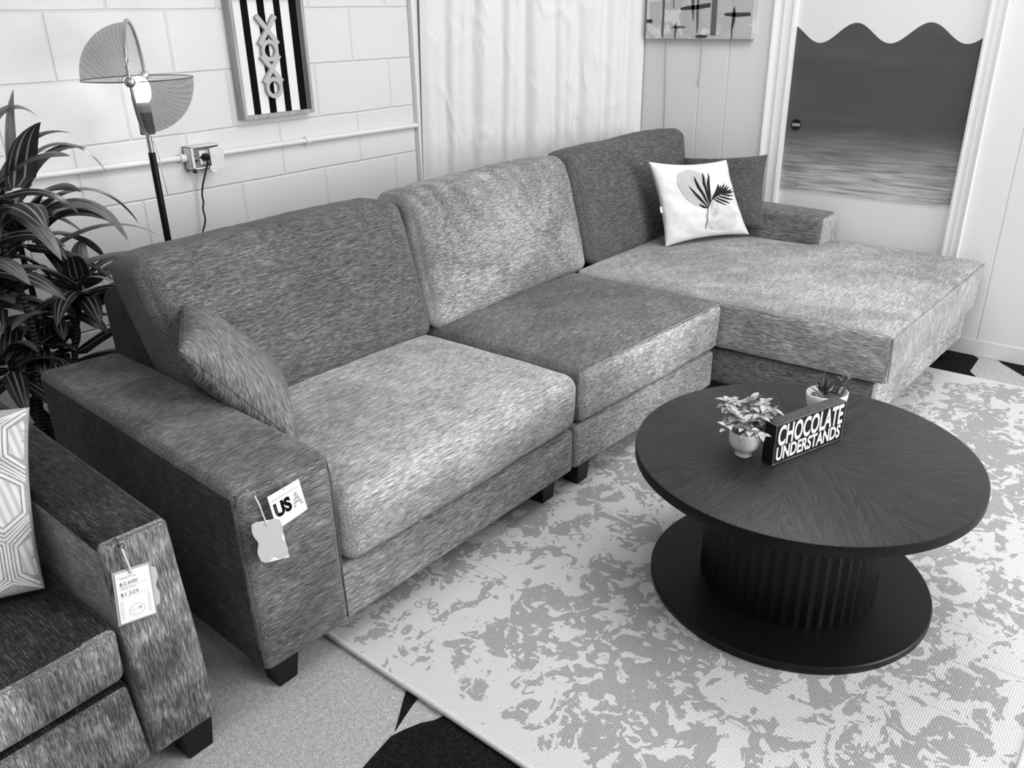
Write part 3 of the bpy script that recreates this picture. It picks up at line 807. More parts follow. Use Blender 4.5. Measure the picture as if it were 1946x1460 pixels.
for k in range(n):
    t_ = 2 * PI * k / n; rr = .215 + (.006 if k % 2 else 0)
    P_.append([(TX + rr * math.cos(t_), TY + rr * math.sin(t_), z_) for z_ in (.03, TZ - .030)])
b.grid(P_, 0, True); b.build('pedestal', M['black_wood'], ct)
b = MB(); b.lathe((TX, TY, RG), [(.0001, 0), (.350, 0), (.352, .004), (.352, .018), (.349, .022), (.0001, .022)], 96); b.build('plinth', M['black_wood'], ct, auto=30)

# --- block sign
e1 = Vector((.700 - .468, -2.324 + 2.243, 0)); wS = e1.length; e1.normalize(); e2 = Vector((-e1.y, e1.x, 0))  # e2 points away from the viewer
org = Vector((.468, -2.243, TZ + .0005)); hS = .1045; dS = .034
sg = thing('box_sign', 'black wooden box sign with white capital lettering on the round table', 'sign', tuple(org))
b = MB()
q = [org, org + e1 * wS, org + e1 * wS + e2 * dS, org + e2 * dS]
b.hexa([tuple(x) for x in q] + [tuple(x + Vector((0, 0, hS))) for x in q])
mt = new_mat('sign_board', 0.008, 0.5); t = NT(mt)
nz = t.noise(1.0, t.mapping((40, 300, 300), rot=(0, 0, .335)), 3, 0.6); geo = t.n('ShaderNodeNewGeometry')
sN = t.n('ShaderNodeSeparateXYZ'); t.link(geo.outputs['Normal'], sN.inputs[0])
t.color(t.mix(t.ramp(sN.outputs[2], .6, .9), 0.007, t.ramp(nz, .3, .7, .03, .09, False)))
b.build('board', mt, sg, bevel=.0008)
b = MB()
o0 = org - e2 * .0003
put_text(b, 'CHOCOLATE', .073, o0 + e1 * .009 + Vector((0, 0, .0460)), e1, (0, 0, 1), .0019, 1, 0, wS - .016, .0004, .0002)
put_text(b, 'UNDERSTANDS', .049, o0 + e1 * .009 + Vector((0, 0, .0075)), e1, (0, 0, 1), .0014, 1, 0, wS - .018, .0004, .0002)
b.build('lettering', M['ink_white'], sg)
b = MB()
up = Vector((0, 0, 1))
for A, B in ((o0 + up * hS, o0 + e1 * wS + up * hS), (o0, o0 + e1 * wS), (o0, o0 + up * hS), (o0 + e1 * wS, o0 + e1 * wS + up * hS), (o0 + up * hS, o0 + e2 * dS + up * hS)):
    b.tube([A.lerp(B, i / 12) for i in range(13)], [.0003 + .0006 * random.random() for _ in range(13)], 5)
b.build('worn_edge', new_mat('worn_wood_edge', 0.3, 0.8), sg)

# --- leaf maker
def leaf(b, base, d, up, length, width, droop=0.3, mi=0, n=6, fold=0.15, shape=None, mis=None):
    base = Vector(base); d = Vector(d).normalized(); side = d.cross(Vector(up))
    if side.length < .01: side = d.cross(Vector((1, 0, 0)))
    side.normalize(); nrm = side.cross(d)
    p = base.copy(); dirv = d.copy(); rows = []
    for i in range(n + 1):
        t_ = i / n
        wd = width * (shape(t_) if shape else math.sin(PI * (t_ ** .8) * .97 + .03))
        nn = side.cross(dirv).normalized()
        rows.append([p - side * wd + nn * wd * fold, p - side * wd * .33 + nn * wd * fold * .2, p + side * wd * .33 + nn * wd * fold * .2, p + side * wd + nn * wd * fold])
        dirv = (dirv + Vector((0, 0, -1)) * droop / n * (1 + t_)).normalized()
        p = p + dirv * length / n
    if mis is None: b.grid(rows, mi)
    else:
        for j, mj in enumerate(mis):
            b.grid([[r[j], r[j + 1]] for r in rows], mj)

# --- small potted plant on the table
pc = Vector((.477, -2.166, TZ))
pp = thing('potted_plant', 'small faux plant with pale leaves in a white footed pot on the round table', 'plant', tuple(pc))
b = MB(); b.lathe(pc, [(.0001, .0005), (.020, .0005), (.0215, .003), (.0195, .010), (.022, .015), (.030, .022), (.0365, .032), (.0385, .044), (.0385, .066), (.0365, .068), (.0355, .066), (.035, .048), (.0001, .045)], 48)
b.build('pot', M['ceramic'], pp, smooth=True)
M['pale_leaf'] = simple_bumpy('pale_leaf', 0.46, 70, 0.3, 0.002, 0.55, 0.3, 0.25)
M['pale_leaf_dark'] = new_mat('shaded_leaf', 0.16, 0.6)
rnd = random.Random(3)
b = MB(); bs = MB()
for i in range(20):
    a = 2 * PI * i / 20 * 3 + rnd.uniform(-.3, .3); rr = rnd.uniform(.022, .078); hh = rnd.uniform(.04, .085) * (1.25 - rr * 6)
    tip = pc + Vector((math.cos(a) * rr, math.sin(a) * rr, .062 + hh))
    bs.tube([pc + Vector((math.cos(a) * .01, math.sin(a) * .01, .05)), pc + Vector((math.cos(a) * rr * .6, math.sin(a) * rr * .6, .055 + hh * .7)), tip], .0009, 5)
    for k in range(7):
        aa = a + 2 * PI * k / 7 + rnd.uniform(-.3, .3); el = rnd.uniform(-.1, .9)
        d = Vector((math.cos(aa) * math.cos(el), math.sin(aa) * math.cos(el), math.sin(el)))
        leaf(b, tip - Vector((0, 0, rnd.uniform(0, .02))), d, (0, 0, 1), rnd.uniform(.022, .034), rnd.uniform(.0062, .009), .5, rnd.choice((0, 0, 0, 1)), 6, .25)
for i in range(34):
    a = rnd.uniform(0, 2 * PI); el = rnd.uniform(-.1, .6); rr = rnd.uniform(0, .03)
    d = Vector((math.cos(a) * math.cos(el), math.sin(a) * math.cos(el), math.sin(el)))
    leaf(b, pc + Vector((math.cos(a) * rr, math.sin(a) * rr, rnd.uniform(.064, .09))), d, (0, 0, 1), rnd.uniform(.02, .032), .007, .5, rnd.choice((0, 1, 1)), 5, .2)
b.build('foliage', [M['pale_leaf'], M['pale_leaf_dark']], pp, smooth=True)
bs.build('stem', M['pale_leaf_dark'], pp, smooth=True)

# --- succulent bowl on wire stand, behind the sign
sc = Vector((.776, -2.252, TZ))
sp_ = thing('succulent_planter', 'white oval bowl of succulents on a black wire stand behind the sign', 'plant', tuple(sc))
EX = Vector((.80, -.60, 0)).normalized(); EY = Vector((.60, .80, 0)).normalized()
def oval(r, z_): return [(r[0], r[1], z_)]
b = MB(); P_ = []
for k in range(56):
    t_ = 2 * PI * k / 56; row = []
    for (rx, ry, z_) in ((.001, .001, .022), (.028, .022, .022), (.040, .032, .025), (.048, .039, .036), (.054, .044, .065), (.055, .045, .082), (.0535, .0435, .0835), (.052, .042, .082), (.050, .040, .068), (.001, .001, .066)):
        row.append(sc + EX * rx * math.cos(t_) + EY * ry * math.sin(t_) + Vector((0, 0, z_)))
    P_.append(row)
b.grid(P_, 0, True); b.build('bowl', M['ceramic'], sp_, smooth=True)
b = MB()
def ovp(rx, ry, z_, t_): return sc + EX * rx * math.cos(t_) + EY * ry * math.sin(t_) + Vector((0, 0, z_))
for (rx, ry, z_) in ((.050, .041, .0018), (.050, .040, .040)):
    b.tube([ovp(rx, ry, z_, 2 * PI * k / 32) for k in range(33)], .0016, 6)
for k in range(4):
    t_ = PI / 4 + k * PI / 2; b.tube([ovp(.050, .041, .0018, t_), ovp(.050, .040, .040, t_)], .0016, 6)
b.build('wire_stand', M['black_metal'], sp_, smooth=True)
b = MB(); b.lathe(sc + Vector((0, 0, .0685)), [(.0001, .002), (.038, .001), (.041, -.001)], 24); b.build('pebbles', simple_bumpy('pebbles', .12, 200, 1, .01), sp_)
b = MB(); rnd = random.Random(5)
c1 = sc - EX * .008 + EY * .006 + Vector((0, 0, .07))
for k in range(13):
    a = 2.4 * k; el = .5 + .055 * k
    leaf(b, c1, (math.cos(a) * math.cos(el), math.sin(a) * math.cos(el), math.sin(el)), (0, 0, 1), rnd.uniform(.045, .068), .0065, -.15, 0, 6, .5, lambda t_: (1 - t_) ** .7 * (.6 + 1.2 * t_))
c2 = sc - EX * .030 - EY * .006 + Vector((0, 0, .07))
for k in range(22):
    a = 2.4 * k; el = .2 + .06 * k
    leaf(b, c2, (math.cos(a) * math.cos(el), math.sin(a) * math.cos(el), math.sin(el)), (0, 0, 1), .022, .0075, -.4, 1, 5, .3)
for st_ in ((.032, .008, .062), (.040, -.004, .050), (.026, .016, .045), (.036, .014, .036)):
    c3 = sc + EX * st_[0] + EY * st_[1] + Vector((0, 0, .068)); hh = st_[2]; dv = Vector((EX.x * .35, EX.y * .35, 1)).normalized()
    for k in range(46):
        t_ = k / 46; a = 2.4 * k
        leaf(b, c3 + dv * hh * t_, (math.cos(a), math.sin(a), .5), (0, 0, 1), .0085, .0026, -.2, 2, 3, .5)
b.build('succulents', [new_mat('dark_agave', .055, .45), M['pale_leaf'], new_mat('speckled_sedum', .22, .5)], sp_, smooth=True)

# ================================================================== FLOOR LAMP
LX, LY, LZ = .108, -.30, 1.2315; LR = .162
fl = thing('floor_lamp', 'slim black floor lamp with two mesh quarter sphere shades behind the sofa', 'lamp', (LX, LY, 0))
b = MB(); b.lathe((LX, LY, 0), [(.0001, .001), (.13, .001), (.132, .006), (.125, .014), (.02, .02), (.0001, .02)], 48); b.build('base', M['black_metal'], fl, smooth=True)
b = MB(); b.tube([(LX, LY, .015), (LX, LY, LZ - LR - .055)], .0108, 20); b.build('pole', M['black_metal'], fl, auto=40)
b = MB(); b.tube([(LX, LY, LZ - LR - .056), (LX, LY, LZ - LR - .006)], .0085, 16); b.build('neck', M['steel'], fl, auto=40)
# hoop plane nearly along the line of sight, shades left/right
hd_ = Vector((.588, .809, 0)).normalized()          # horizontal direction in the hoop plane (front joint to rear joint)
hn = Vector((-hd_.y, hd_.x, 0))                          # normal, to the left
lc = Vector((LX, LY, LZ))
b = MB(); b.tube([lc + (hd_ * math.cos(t_) + Vector((0, 0, 1)) * math.sin(t_)) * LR for t_ in [2 * PI * k / 72 for k in range(73)]], .0055, 10)
b.build('hoop', M['steel'], fl, smooth=True)
mt = new_mat('perforated_mesh', 0.08, 0.5, 0.3); t = NT(mt)
uvm = t.n('ShaderNodeUVMap'); 
sx = t.n('ShaderNodeSeparateXYZ'); t.link(uvm.outputs[0], sx.inputs[0])
a1 = t.math('SINE', t.math('MULTIPLY', sx.outputs[0], 2 * PI * 78)); a2 = t.math('SINE', t.math('MULTIPLY', sx.outputs[1], 2 * PI * 78))
hole = t.ramp(t.math('MAXIMUM', a1, a2), .55, .85)
tr = t.n('ShaderNodeBsdfTransparent'); mx = t.n('ShaderNodeMixShader')
t.link(t.ramp(hole, 0, 1, .0, 1), mx.inputs[0]); t.link(tr.outputs[0], mx.inputs[1]); t.link(t.b.outputs[0], mx.inputs[2])
outn = [n_ for n_ in t.t.nodes if n_.type == 'OUTPUT_MATERIAL'][0]; t.link(mx.outputs[0], outn.inputs[0])
M['mesh'] = mt
def quarter(sgn, zsgn, name):
    b = MB(); G_ = []; uvs = []
    N1, N2 = 40, 40
    for i in range(N1 + 1):
        th = PI / 2 * i / N1            # from equator plane up/down
        row = []
        for j in range(N2 + 1):
            ph_ = PI * j / N2           # from front joint around the side to the rear joint
            # meridians run between front and rear joints
            axis = hd_ * math.cos(ph_)
            rad = (hn * sgn * math.cos(th) + Vector((0, 0, zsgn)) * math.sin(th)) * math.sin(ph_)
            row.append(lc + (axis + rad) * (LR - .004))
        G_.append(row)
    b.grid(G_)
    o = b.build(name, M['mesh'], fl, smooth=True)
    me = o.data; uvl = me.uv_layers.new(name='UVMap')
    for p in me.polygons:
        for li in p.loop_indices:
            v = me.vertices[me.loops[li].vertex_index].co + Vector((LX, LY, 0)) - lc
            ax_ = v.dot(hd_) / LR; 
            uvl.data[li].uv = (math.acos(max(-1, min(1, ax_))) / PI * 1.6, math.atan2(v.z * zsgn, v.dot(hn) * sgn) / (PI / 2) * .8)
    r = MB()
    r.tube([lc + (hd_ * math.cos(a) + hn * sgn * math.sin(a)) * (LR - .004) for a in [PI * k / 40 for k in range(41)]], .0018, 6)
    r.tube([lc + (hd_ * math.cos(a) + Vector((0, 0, zsgn)) * math.sin(a)) * (LR - .007) for a in [PI * k / 40 for k in range(41)]], .0018, 6)
    r.build('rim', new_mat('dark_rim', .06, .4), o, smooth=True)
    return o
quarter(1, 1, 'lamp_shade'); quarter(-1, -1, 'lamp_shade')
for s_ in (-1, 1):
    b = MB(); c_ = lc + hd_ * LR * s_
    mtx = Matrix((( hd_.x, -hd_.y, 0), (hd_.y, hd_.x, 0), (0, 0, 1))) @ Matrix(((0, 0, 1), (0, 1, 0), (-1, 0, 0)))
    b.lathe(c_, [(.0001, -.014), (.012, -.013), (.0145, -.006), (.0145, .006), (.012, .013), (.0001, .014)], 24, 0, mtx)
    b.build('knob', M['steel'], fl, smooth=True)
b = MB(); bc = lc + Vector((0, 0, -.035))
b.lathe(bc, [(.0001, .042), (.012, .040), (.022, .033), (.028, .022), (.0305, .008), (.030, -.008), (.026, -.024), (.018, -.034)], 32)
mt = new_mat('lit_bulb', 0.9); e = mt.node_tree.nodes['Principled BSDF']; e.inputs['Emission Color'].default_value = (1, 1, 1, 1); e.inputs['Emission Strength'].default_value = 32
b.build('bulb', mt, fl, smooth=True)
b = MB(); b.tube([bc + Vector((0, 0, -.030)), bc + Vector((0, 0, -.062))], [.020, .0195], 24, 0); b.tube([bc + Vector((0, 0, -.062)), lc + Vector((0, 0, -LR))], .022, 24, 1)
b.build('socket', [new_mat('socket_grey', .3, .5), new_mat('socket_dark', .10, .5)], fl, auto=40)
b = MB(); b.tube([(LX + .012, LY, LZ - LR - .02), (LX + .02, LY - .004, LZ - LR - .07), (LX + .022, LY - .002, LZ - LR - .13), (LX + .026, LY - .004, LZ - LR - .19)], .0016, 6); b.build('pull_cord', M['cord_white'], fl, smooth=True)

# ================================================================== OUTLET, CONDUIT, CORD
b = MB()
b.tube([(-1.6, -.017, .965), (-.25, -.017, .951), (.385, -.017, .937)], .0105, 14)
for x in (-.45, .372): b.tube([(x - .012, -.017, .956 if x < 0 else .937), (x + .012, -.017, .956 if x < 0 else .937)], .0145, 14)
b.build('conduit_pipe', M['white_paint'], auto=50)
tag(bpy.data.objects['conduit_pipe'], 'white painted conduit pipe running left of the outlet box along the block wall', 'pipe')
b = MB(); b.tube([(.50, -.017, .936), (.93, -.017, .934), (1.552, -.017, .929)], .0105, 14); b.tube([(.915, -.017, .934), (.945, -.017, .934)], .014, 14); b.box((.926, -.004, .912), (.934, 0, .958)); b.tube([(.503, -.017, .936), (.52, -.017, .936)], .0145, 14)
b.build('conduit_pipe', M['white_paint'], auto=50)
tag(bpy.data.objects['conduit_pipe.001'], 'white painted conduit pipe running right of the outlet box to the curtain', 'pipe')
ob = thing('outlet_box', 'white painted metal outlet box with its cover hanging open on the block wall', 'outlet', (.44, 0, .935))
b = MB(); x0, x1, z0, z1, dp = .385, .505, .893, .975, .048
b.box((x0, -dp, z0), (x0 + .004, 0, z1)); b.box((x1 - .004, -dp, z0), (x1, 0, z1)); b.box((x0, -dp, z0), (x1, 0, z0 + .004)); b.box((x0, -dp, z1 - .004), (x1, 0, z1)); b.box((x0, -.006, z0), (x1, 0, z1))
b.box((x0, -dp, z0), (x0 + .014, -dp + .002, z1)); b.box((x0, -dp, z0), (x1, -dp + .002, z0 + .008))
b.build('box', M['white_paint'], ob, bevel=.001)
b = MB(); b.box((x0 + .006, -.034, z0 + .005), (x1 - .006, -.03, z1 - .005)); b.build('device_plate', new_mat('zinc_plate', .22, .5), ob)
b = MB(); b.box((.424, -.040, .908), (.464, -.034, .958)); b.build('receptacle', M['white_plastic'], ob, bevel=.002)
b = MB()
for (x, z_) in ((.405, .942), (.412, .925), (.403, .918), (.428, .935)):
    b = MB(); b.tube([(x, -.0415, z_), (x, -.0335, z_)], .0035, 8); b.build('screw', M['black_metal'], ob)
b = MB(); b.tube([(.398, -.03, .888), (.398, -.044, .888)], .006, 10); b.build('clamp', M['black_metal'], ob)
b = MB(); b.hexa([(.455, -.060, .892), (.500, -.070, .888), (.502, -.068, .888), (.457, -.057, .892), (.453, -.063, .965), (.506, -.074, .972), (.508, -.071, .972), (.455, -.060, .965)])
b.hexa([(.447, -.058, .893), (.462, -.062, .875), (.464, -.060, .875), (.449, -.056, .893), (.452, -.058, .905), (.478, -.064, .893), (.478, -.062, .893), (.452, -.056, .905)])
b.build('cover_flap', simple_bumpy('painted_flap', .74, 40, .5, .01, .4), ob, bevel=.0015)
cord = thing('power_cord', 'black power cord hanging from the outlet box down behind the sofa', 'cord', (.40, -.05, 0))
b = MB(); b.tube([(.444, -.036, .934), (.444, -.052, .934), (.443, -.060, .930)], [.014, .0135, .009], 16); b.build('plug', M['cord_black'], cord, auto=50)
b = MB()
cp = [(.443, -.058, .925), (.441, -.052, .905), (.432, -.045, .875), (.421, -.035, .835), (.415, -.03, .80), (.416, -.03, .775), (.409, -.03, .748), (.412, -.03, .715), (.404, -.03, .69), (.393, -.03, .665), (.397, -.03, .63), (.388, -.03, .60), (.37, -.05, .40), (.30, -.12, .05), (.2, -.22, .006), (.14, -.28, .014)]
def smooth_path(p, k=4):
    p = [Vector(x) for x in p]; out = []
    for i in range(len(p) - 1):
        a, b_, c, d = p[max(i - 1, 0)], p[i], p[i + 1], p[min(i + 2, len(p) - 1)]
        for j in range(k):
            t_ = j / k
            out.append(0.5 * ((2 * b_) + (c - a) * t_ + (2 * a - 5 * b_ + 4 * c - d) * t_ ** 2 + (3 * b_ - a - 3 * c + d) * t_ ** 3))
    out.append(p[-1]); return out
b.tube(smooth_path(cp), .0032, 8); b.build('cable', M['cord_black'], cord, smooth=True)

# ================================================================== WALL PICTURE
pic = thing('wall_picture', 'striped black and white framed wall art with stacked letters on the block wall', 'picture', (.8, 0, 1.2))
X0, X1, Z0, Z1, dp = .634, .962, 1.042, 1.476, .042
b = MB(); fw = .014
for lo, hi in (((X0, -dp, Z0), (X0 + fw, -.001, Z1)), ((X1 - fw, -dp, Z0), (X1, -.001, Z1)), ((X0 + fw, -dp, Z0), (X1 - fw, -.001, Z0 + fw)), ((X0 + fw, -dp, Z1 - fw), (X1 - fw, -.001, Z1))): b.box(lo, hi)
mt = new_mat('pale_grey_wood', .36, .6, .3); t = NT(mt); g_ = t.noise(1.0, t.mapping((60, 60, 5)), 3); t.color(t.math('MULTIPLY', t.ramp(g_, .3, .7, .8, 1.2, False), .36)); 
b.build('frame', mt, pic, bevel=.0012)
b = MB(); b.box((X0 + fw, -.016, Z0 + fw), (X1 - fw, -.006, Z1 - fw))
b.build('backing', new_mat('white_board', .8, .6), pic)
b = MB()
yb_ = -.0165
for a, c in ((.650, .661), (.697, .727), (.768, .799), (.841, .870), (.911, .946)): b.box((a, yb_ - .0006, Z0 + fw), (min(c, X1 - fw), yb_, Z1 - fw))
b.build('stripes', M['ink'], pic)
b = MB()
def bar(cx_, cz_, ln, wd, ang):
    d = Vector((math.cos(ang), 0, math.sin(ang))); n_ = Vector((-d.z, 0, d.x)); c = Vector((cx_, -.018, cz_))
    b.prism([c - d * ln / 2 - n_ * wd / 2, c + d * ln / 2 - n_ * wd / 2, c + d * ln / 2 + n_ * wd / 2, c - d * ln / 2 + n_ * wd / 2], (0, -.013 - .0003 * ang, 0))
def ringl(cx_, cz_, ro, ri):
    n = 48; P_ = []
    for k in range(n):
        a = 2 * PI * k / n; c, s_ = math.cos(a), math.sin(a)
        P_.append([(cx_ + ri * c, -.018, cz_ + ri * s_), (cx_ + ro * c * .97, -.018, cz_ + ro * s_), (cx_ + ro * c * .97, -.0312, cz_ + ro * s_), (cx_ + ri * c, -.0312, cz_ + ri * s_), (cx_ + ri * c, -.018, cz_ + ri * s_)])
    b.grid(P_, 0, True)
XC = .792
bar(XC, 1.350, .128, .0175, math.radians(50)); bar(XC, 1.350, .128, .0175, math.radians(130))
ringl(XC, 1.279, .0385, .0235)
bar(XC, 1.214, .124, .0175, math.radians(50)); bar(XC, 1.214, .124, .0175, math.radians(130))
ringl(XC, 1.147, .0385, .0235)
b.build('letter_cutout', new_mat('grey_cutout', .46, .5), pic)

# ================================================================== PAINTING ON THE RIGHT WALL
pt_ = thing('canvas_painting', 'pale abstract canvas with dark cross strokes beside the curtain', 'painting', (W, -.87, 1.27))
mt = new_mat('canvas_paint', .6, .7); t = NT(mt)
n1 = t.noise(7, None, 4, .7, .6); n2 = t.noise(60, t.mapping((1, 1, .6)), 3, .7)
v = t.mix(t.ramp(n1, .48, .56), .44, .66); v = t.math('SUBTRACT', v, t.math('MULTIPLY', t.ramp(n2, .58, .62), t.math('MULTIPLY', t.ramp(n1, .5, .6), .22)))
t.color(v); t.bump(n2, .2, .003)
b = MB(); b.box((W - .033, -1.146, 1.2655), (W - .002, -.600, 1.72)); b.build('canvas', mt, pt_, bevel=.002)
strokes = [[(-0.684, 1.7), (-0.698, 1.7), (-0.698, 1.266), (-0.686, 1.285)], [(-0.742, 1.5), (-0.749, 1.5), (-0.747, 1.4), (-0.742, 1.402)], [(-0.83, 1.5), (-0.852, 1.5), (-0.855, 1.349), (-0.851, 1.343), (-0.84, 1.389)], [(-0.863, 1.5), (-0.874, 1.5), (-0.88, 1.311), (-0.874, 1.285), (-0.865, 1.378)], [(-0.781, 1.401), (-0.814, 1.408), (-0.859, 1.411), (-0.936, 1.42), (-0.934, 1.401), (-0.869, 1.393), (-0.784, 1.391)], [(-0.939, 1.6), (-0.961, 1.6), (-0.97, 1.359), (-0.971, 1.281), (-0.943, 1.283), (-0.943, 1.352)], [(-1.005, 1.371), (-1.017, 1.377), (-1.132, 1.377), (-1.134, 1.363), (-1.065, 1.359), (-1.014, 1.364)], [(-1.053, 1.406), (-1.062, 1.376), (-1.061, 1.343), (-1.052, 1.304), (-1.054, 1.267), (-1.050, 1.267), (-1.045, 1.311), (-1.046, 1.383)], [(-0.763, 1.336), (-0.768, 1.312), (-0.766, 1.267), (-0.757, 1.267), (-0.756, 1.319)], [(-0.734, 1.315), (-0.761, 1.324), (-0.817, 1.321), (-0.812, 1.315), (-0.767, 1.312)], [(-0.865, 1.281), (-0.895, 1.286), (-0.932, 1.281), (-0.923, 1.271), (-0.879, 1.269)], [(-0.602, 1.352), (-0.628, 1.354), (-0.638, 1.345), (-0.632, 1.336), (-0.602, 1.337)], [(-1.04, 1.5), (-1.047, 1.5), (-1.045, 1.423)], [(-1.006, 1.5), (-1.012, 1.5), (-1.011, 1.419)]]
b = MB()
for i, s_ in enumerate(strokes): b.prism([(W - .0332, y, z_) for y, z_ in s_], (-.0008, 0, 0), 1 if i in (6, 7, 10, 11, 4) else 0)
patches = [[(-0.614, 1.43), (-0.675, 1.433), (-0.68, 1.331), (-0.618, 1.327)], [(-0.889, 1.389), (-0.935, 1.392), (-0.938, 1.33), (-0.890, 1.33)], [(-1.065, 1.355), (-1.128, 1.354), (-1.131, 1.275), (-1.065, 1.275)], [(-0.971, 1.431), (-1.037, 1.429), (-1.037, 1.383), (-0.975, 1.377)]]
for s_ in patches: b.prism([(W - .0331, y, z_) for y, z_ in s_], (-.0004, 0, 0), 2)
b.build('brush_strokes', [new_mat('grey_paint_stroke', .11, .5), new_mat('dark_paint_stroke', .045, .5), new_mat('pale_grey_paint', .47, .6)], pt_)
b = MB(); b.tube(smooth_path([(W - .012, -.700, 1.275), (W - .008, -.703, 1.15), (W - .006, -.708, 1.0), (W - .006, -.714, .85), (W - .006, -.72, .70), (W - .006, -.72, .5)]), .0022, 8)
b.build('hanging_cord', new_mat('grey_cord', .30, .5), smooth=True)
tag(bpy.data.objects['hanging_cord'], 'long thin cord hanging below the canvas down behind the sofa back', 'cord')
b = MB(); b.tube(smooth_path([(W - .012, -.893, 1.275), (W - .008, -.893, 1.2), (W - .005, -.889, 1.12), (W - .005, -.884, 1.075), (W - .005, -.887, 1.055)]), .0022, 8)
b.build('hanging_cord', new_mat('pale_cord', .42, .5), smooth=True)
tag(bpy.data.objects['hanging_cord.001'], 'short thin cord hanging below the canvas, ending midway down the panelling', 'cord')

# ================================================================== CURTAIN across the corner
mt = new_mat('curtain_cloth', .74, .8, .15); t = NT(mt)
f1 = t.noise(1.0, t.mapping((500, 500, 60)), 2); f2 = t.noise(1.0, t.mapping((60, 60, 500)), 2)
t.color(t.math('MULTIPLY', t.ramp(t.math('ADD', f1, f2), .7, 1.3, .94, 1.06, False), .72))
t.bump(t.math('ADD', f1, f2), .12, .001)
cu = thing('curtain', 'pale floor length curtain hung across the corner of the room', 'curtain', (2.1, -.29, 0))
b = MB(); A = Vector((1.560, -.030, 0)); B_ = Vector((2.596, -.578, 0)); dv = (B_ - A); Ln = dv.length; dv.normalize(); nv = Vector((-dv.y, dv.x, 0)) * -1
G_ = []
NU, NV = 300, 130
def fold(u, z_):
    uu = u + .008 * noise.noise(Vector((u * 3, z_ * 1.3, 2)))
    s_ = .013 * math.sin(uu * 2 * PI * 8.3 + .8 * noise.noise(Vector((u * 4, 0, 5)))) + .008 * math.sin(uu * 2 * PI * 4.1 + 1) + .005 * math.sin(uu * 2 * PI * 17 + 2 * noise.noise(Vector((u * 8, z_, 9))))
    s_ *= .75 + .5 * noise.noise(Vector((u * 3, z_ * .9, 11)))
    # creases
    q = Vector((u * 9, z_ * 5, 3)); c = 1 - abs(noise.noise(q * 1.2)) * 6
    q2 = Vector((u * 16 + z_ * 4, z_ * 7, 8)); c2 = 1 - abs(noise.noise(q2)) * 7
    s_ += .0055 * max(0, c) * max(0, .5 + noise.noise(Vector((u * 4, z_ * 3, 21))) * 2) + .0045 * max(0, c2) * max(0, .3 + noise.noise(Vector((u * 5, z_ * 4, 31))) * 2)
    s_ -= .004 * math.exp(-((z_ - 1.12 + .01 * math.sin(u * 20)) / .004) ** 2)
    return s_
for i in range(NU + 1):
    u = i / NU; row = []
    for j in range(NV + 1):
        z_ = .012 + 2.25 * j / NV
        lx_ = (1 - u) * (.03 * (z_ - .65) if z_ > .65 else 0) * 1.2
        e_ = min(1, u * 14, (1 - u) * 14)
        row.append(A + dv * (u * Ln + lx_ * (1 - u)) + Vector((0, 0, z_)) + nv * (fold(u, z_) * e_ + .0))
    G_.append(row)
b.grid(G_); o = b.build('curtain_panel', mt, cu, smooth=True)
sd = o.modifiers.new('solid', 'SOLIDIFY'); sd.thickness = .0015
b = MB(); b.tube([A + Vector((.015, -.012, 2.27)) + nv * .0, B_ + Vector((-.012, .01, 2.27))], .011, 14); b.build('curtain_rod', M['steel'], cu, smooth=True)

# ================================================================== HANG TAGS
def fpt(x, z_, y): return Vector((x, y, z_))
def tag_plane(pts, th, b, mi=0): b.prism(pts, (0, -th, 0), mi)
# price tag on loveseat
TLc, TRc, BRc, BLc = Vector((-.782, -1.572, .516)), Vector((-.722, -1.572, .504)), Vector((-.730, -1.576, .404)), Vector((-.793, -1.576, .418))
tg = thing('price_tag', 'white handwritten price tag hanging from the loveseat arm', 'tag', (-.757, -1.57, .46))
b = MB(); tag_plane([TLc, TRc, BRc, BLc], .0012, b)
ex = (TRc - TLc).normalized(); ey = (TLc - BLc).normalized()
def off(v, d): return v + Vector((0, -d, 0))
o_ = b.build('card', M['card_white'], tg)
b = MB(); k = .004
rim = [TLc - ex * k + ey * k, TRc + ex * k + ey * k, BRc + ex * k - ey * k, BLc - ex * k - ey * k]
tag_plane([v + Vector((0, .0022, 0)) for v in rim], .0018, b); b.build('sleeve', new_mat('clear_sleeve_edge', .40, .2), tg, bevel=.0006)
def scallop(c, exs, eys, w_, h_, y):
    pts = []
    n = 72
    for k in range(n):
        a = 2 * PI * k / n
        r_ = .97 + .135 * math.cos(4 * a - PI) - .045 * math.cos(8 * a)
        ca, sa = math.cos(a), math.sin(a)
        m_ = max(abs(ca), abs(sa)) ** -0.55
        pts.append(c + exs * ca * w_ / 2 * m_ * r_ + eys * sa * h_ / 2 * m_ * r_)
    return pts
b = MB(); cc_ = (TRc + BRc) / 2 + Vector((-.010, .0045, .003))
tag_plane(scallop(cc_, ex, ey, .052, .082, 0), .0012, b); b.build('backing_card', M['card_grey'], tg)
b = MB()
def tx(s_, size, fx, fz, mi=0, wdt=None, bold=0.0):
    og = off(BLc + (TRc - TLc) * fx + (TLc - BLc) * fz, .0014)
    put_text(b, s_, size, og, ex, ey, bold, 1, mi, wdt, .0002)
tx('Retail Price:', .0065, .12, .87, 1, .030); tx('$2,600', .0095, .10, .735, 0, .032, -.0001); tx('OUR Price:', .0065, .12, .66, 1, .028); tx('$1,525', .0095, .10, .525, 0, .032, -.0001)
for fz in (.72, .51): 
    A_ = off(BLc + (TRc - TLc) * .08 + (TLc - BLc) * fz, .0015); Bq = off(BLc + (TRc - TLc) * .93 + (TLc - BLc) * fz, .0015); b.tube([A_, Bq], .0002, 4, 1)
cr_ = off(BLc + (TRc - TLc) * .52 + (TLc - BLc) * .2, .0015)
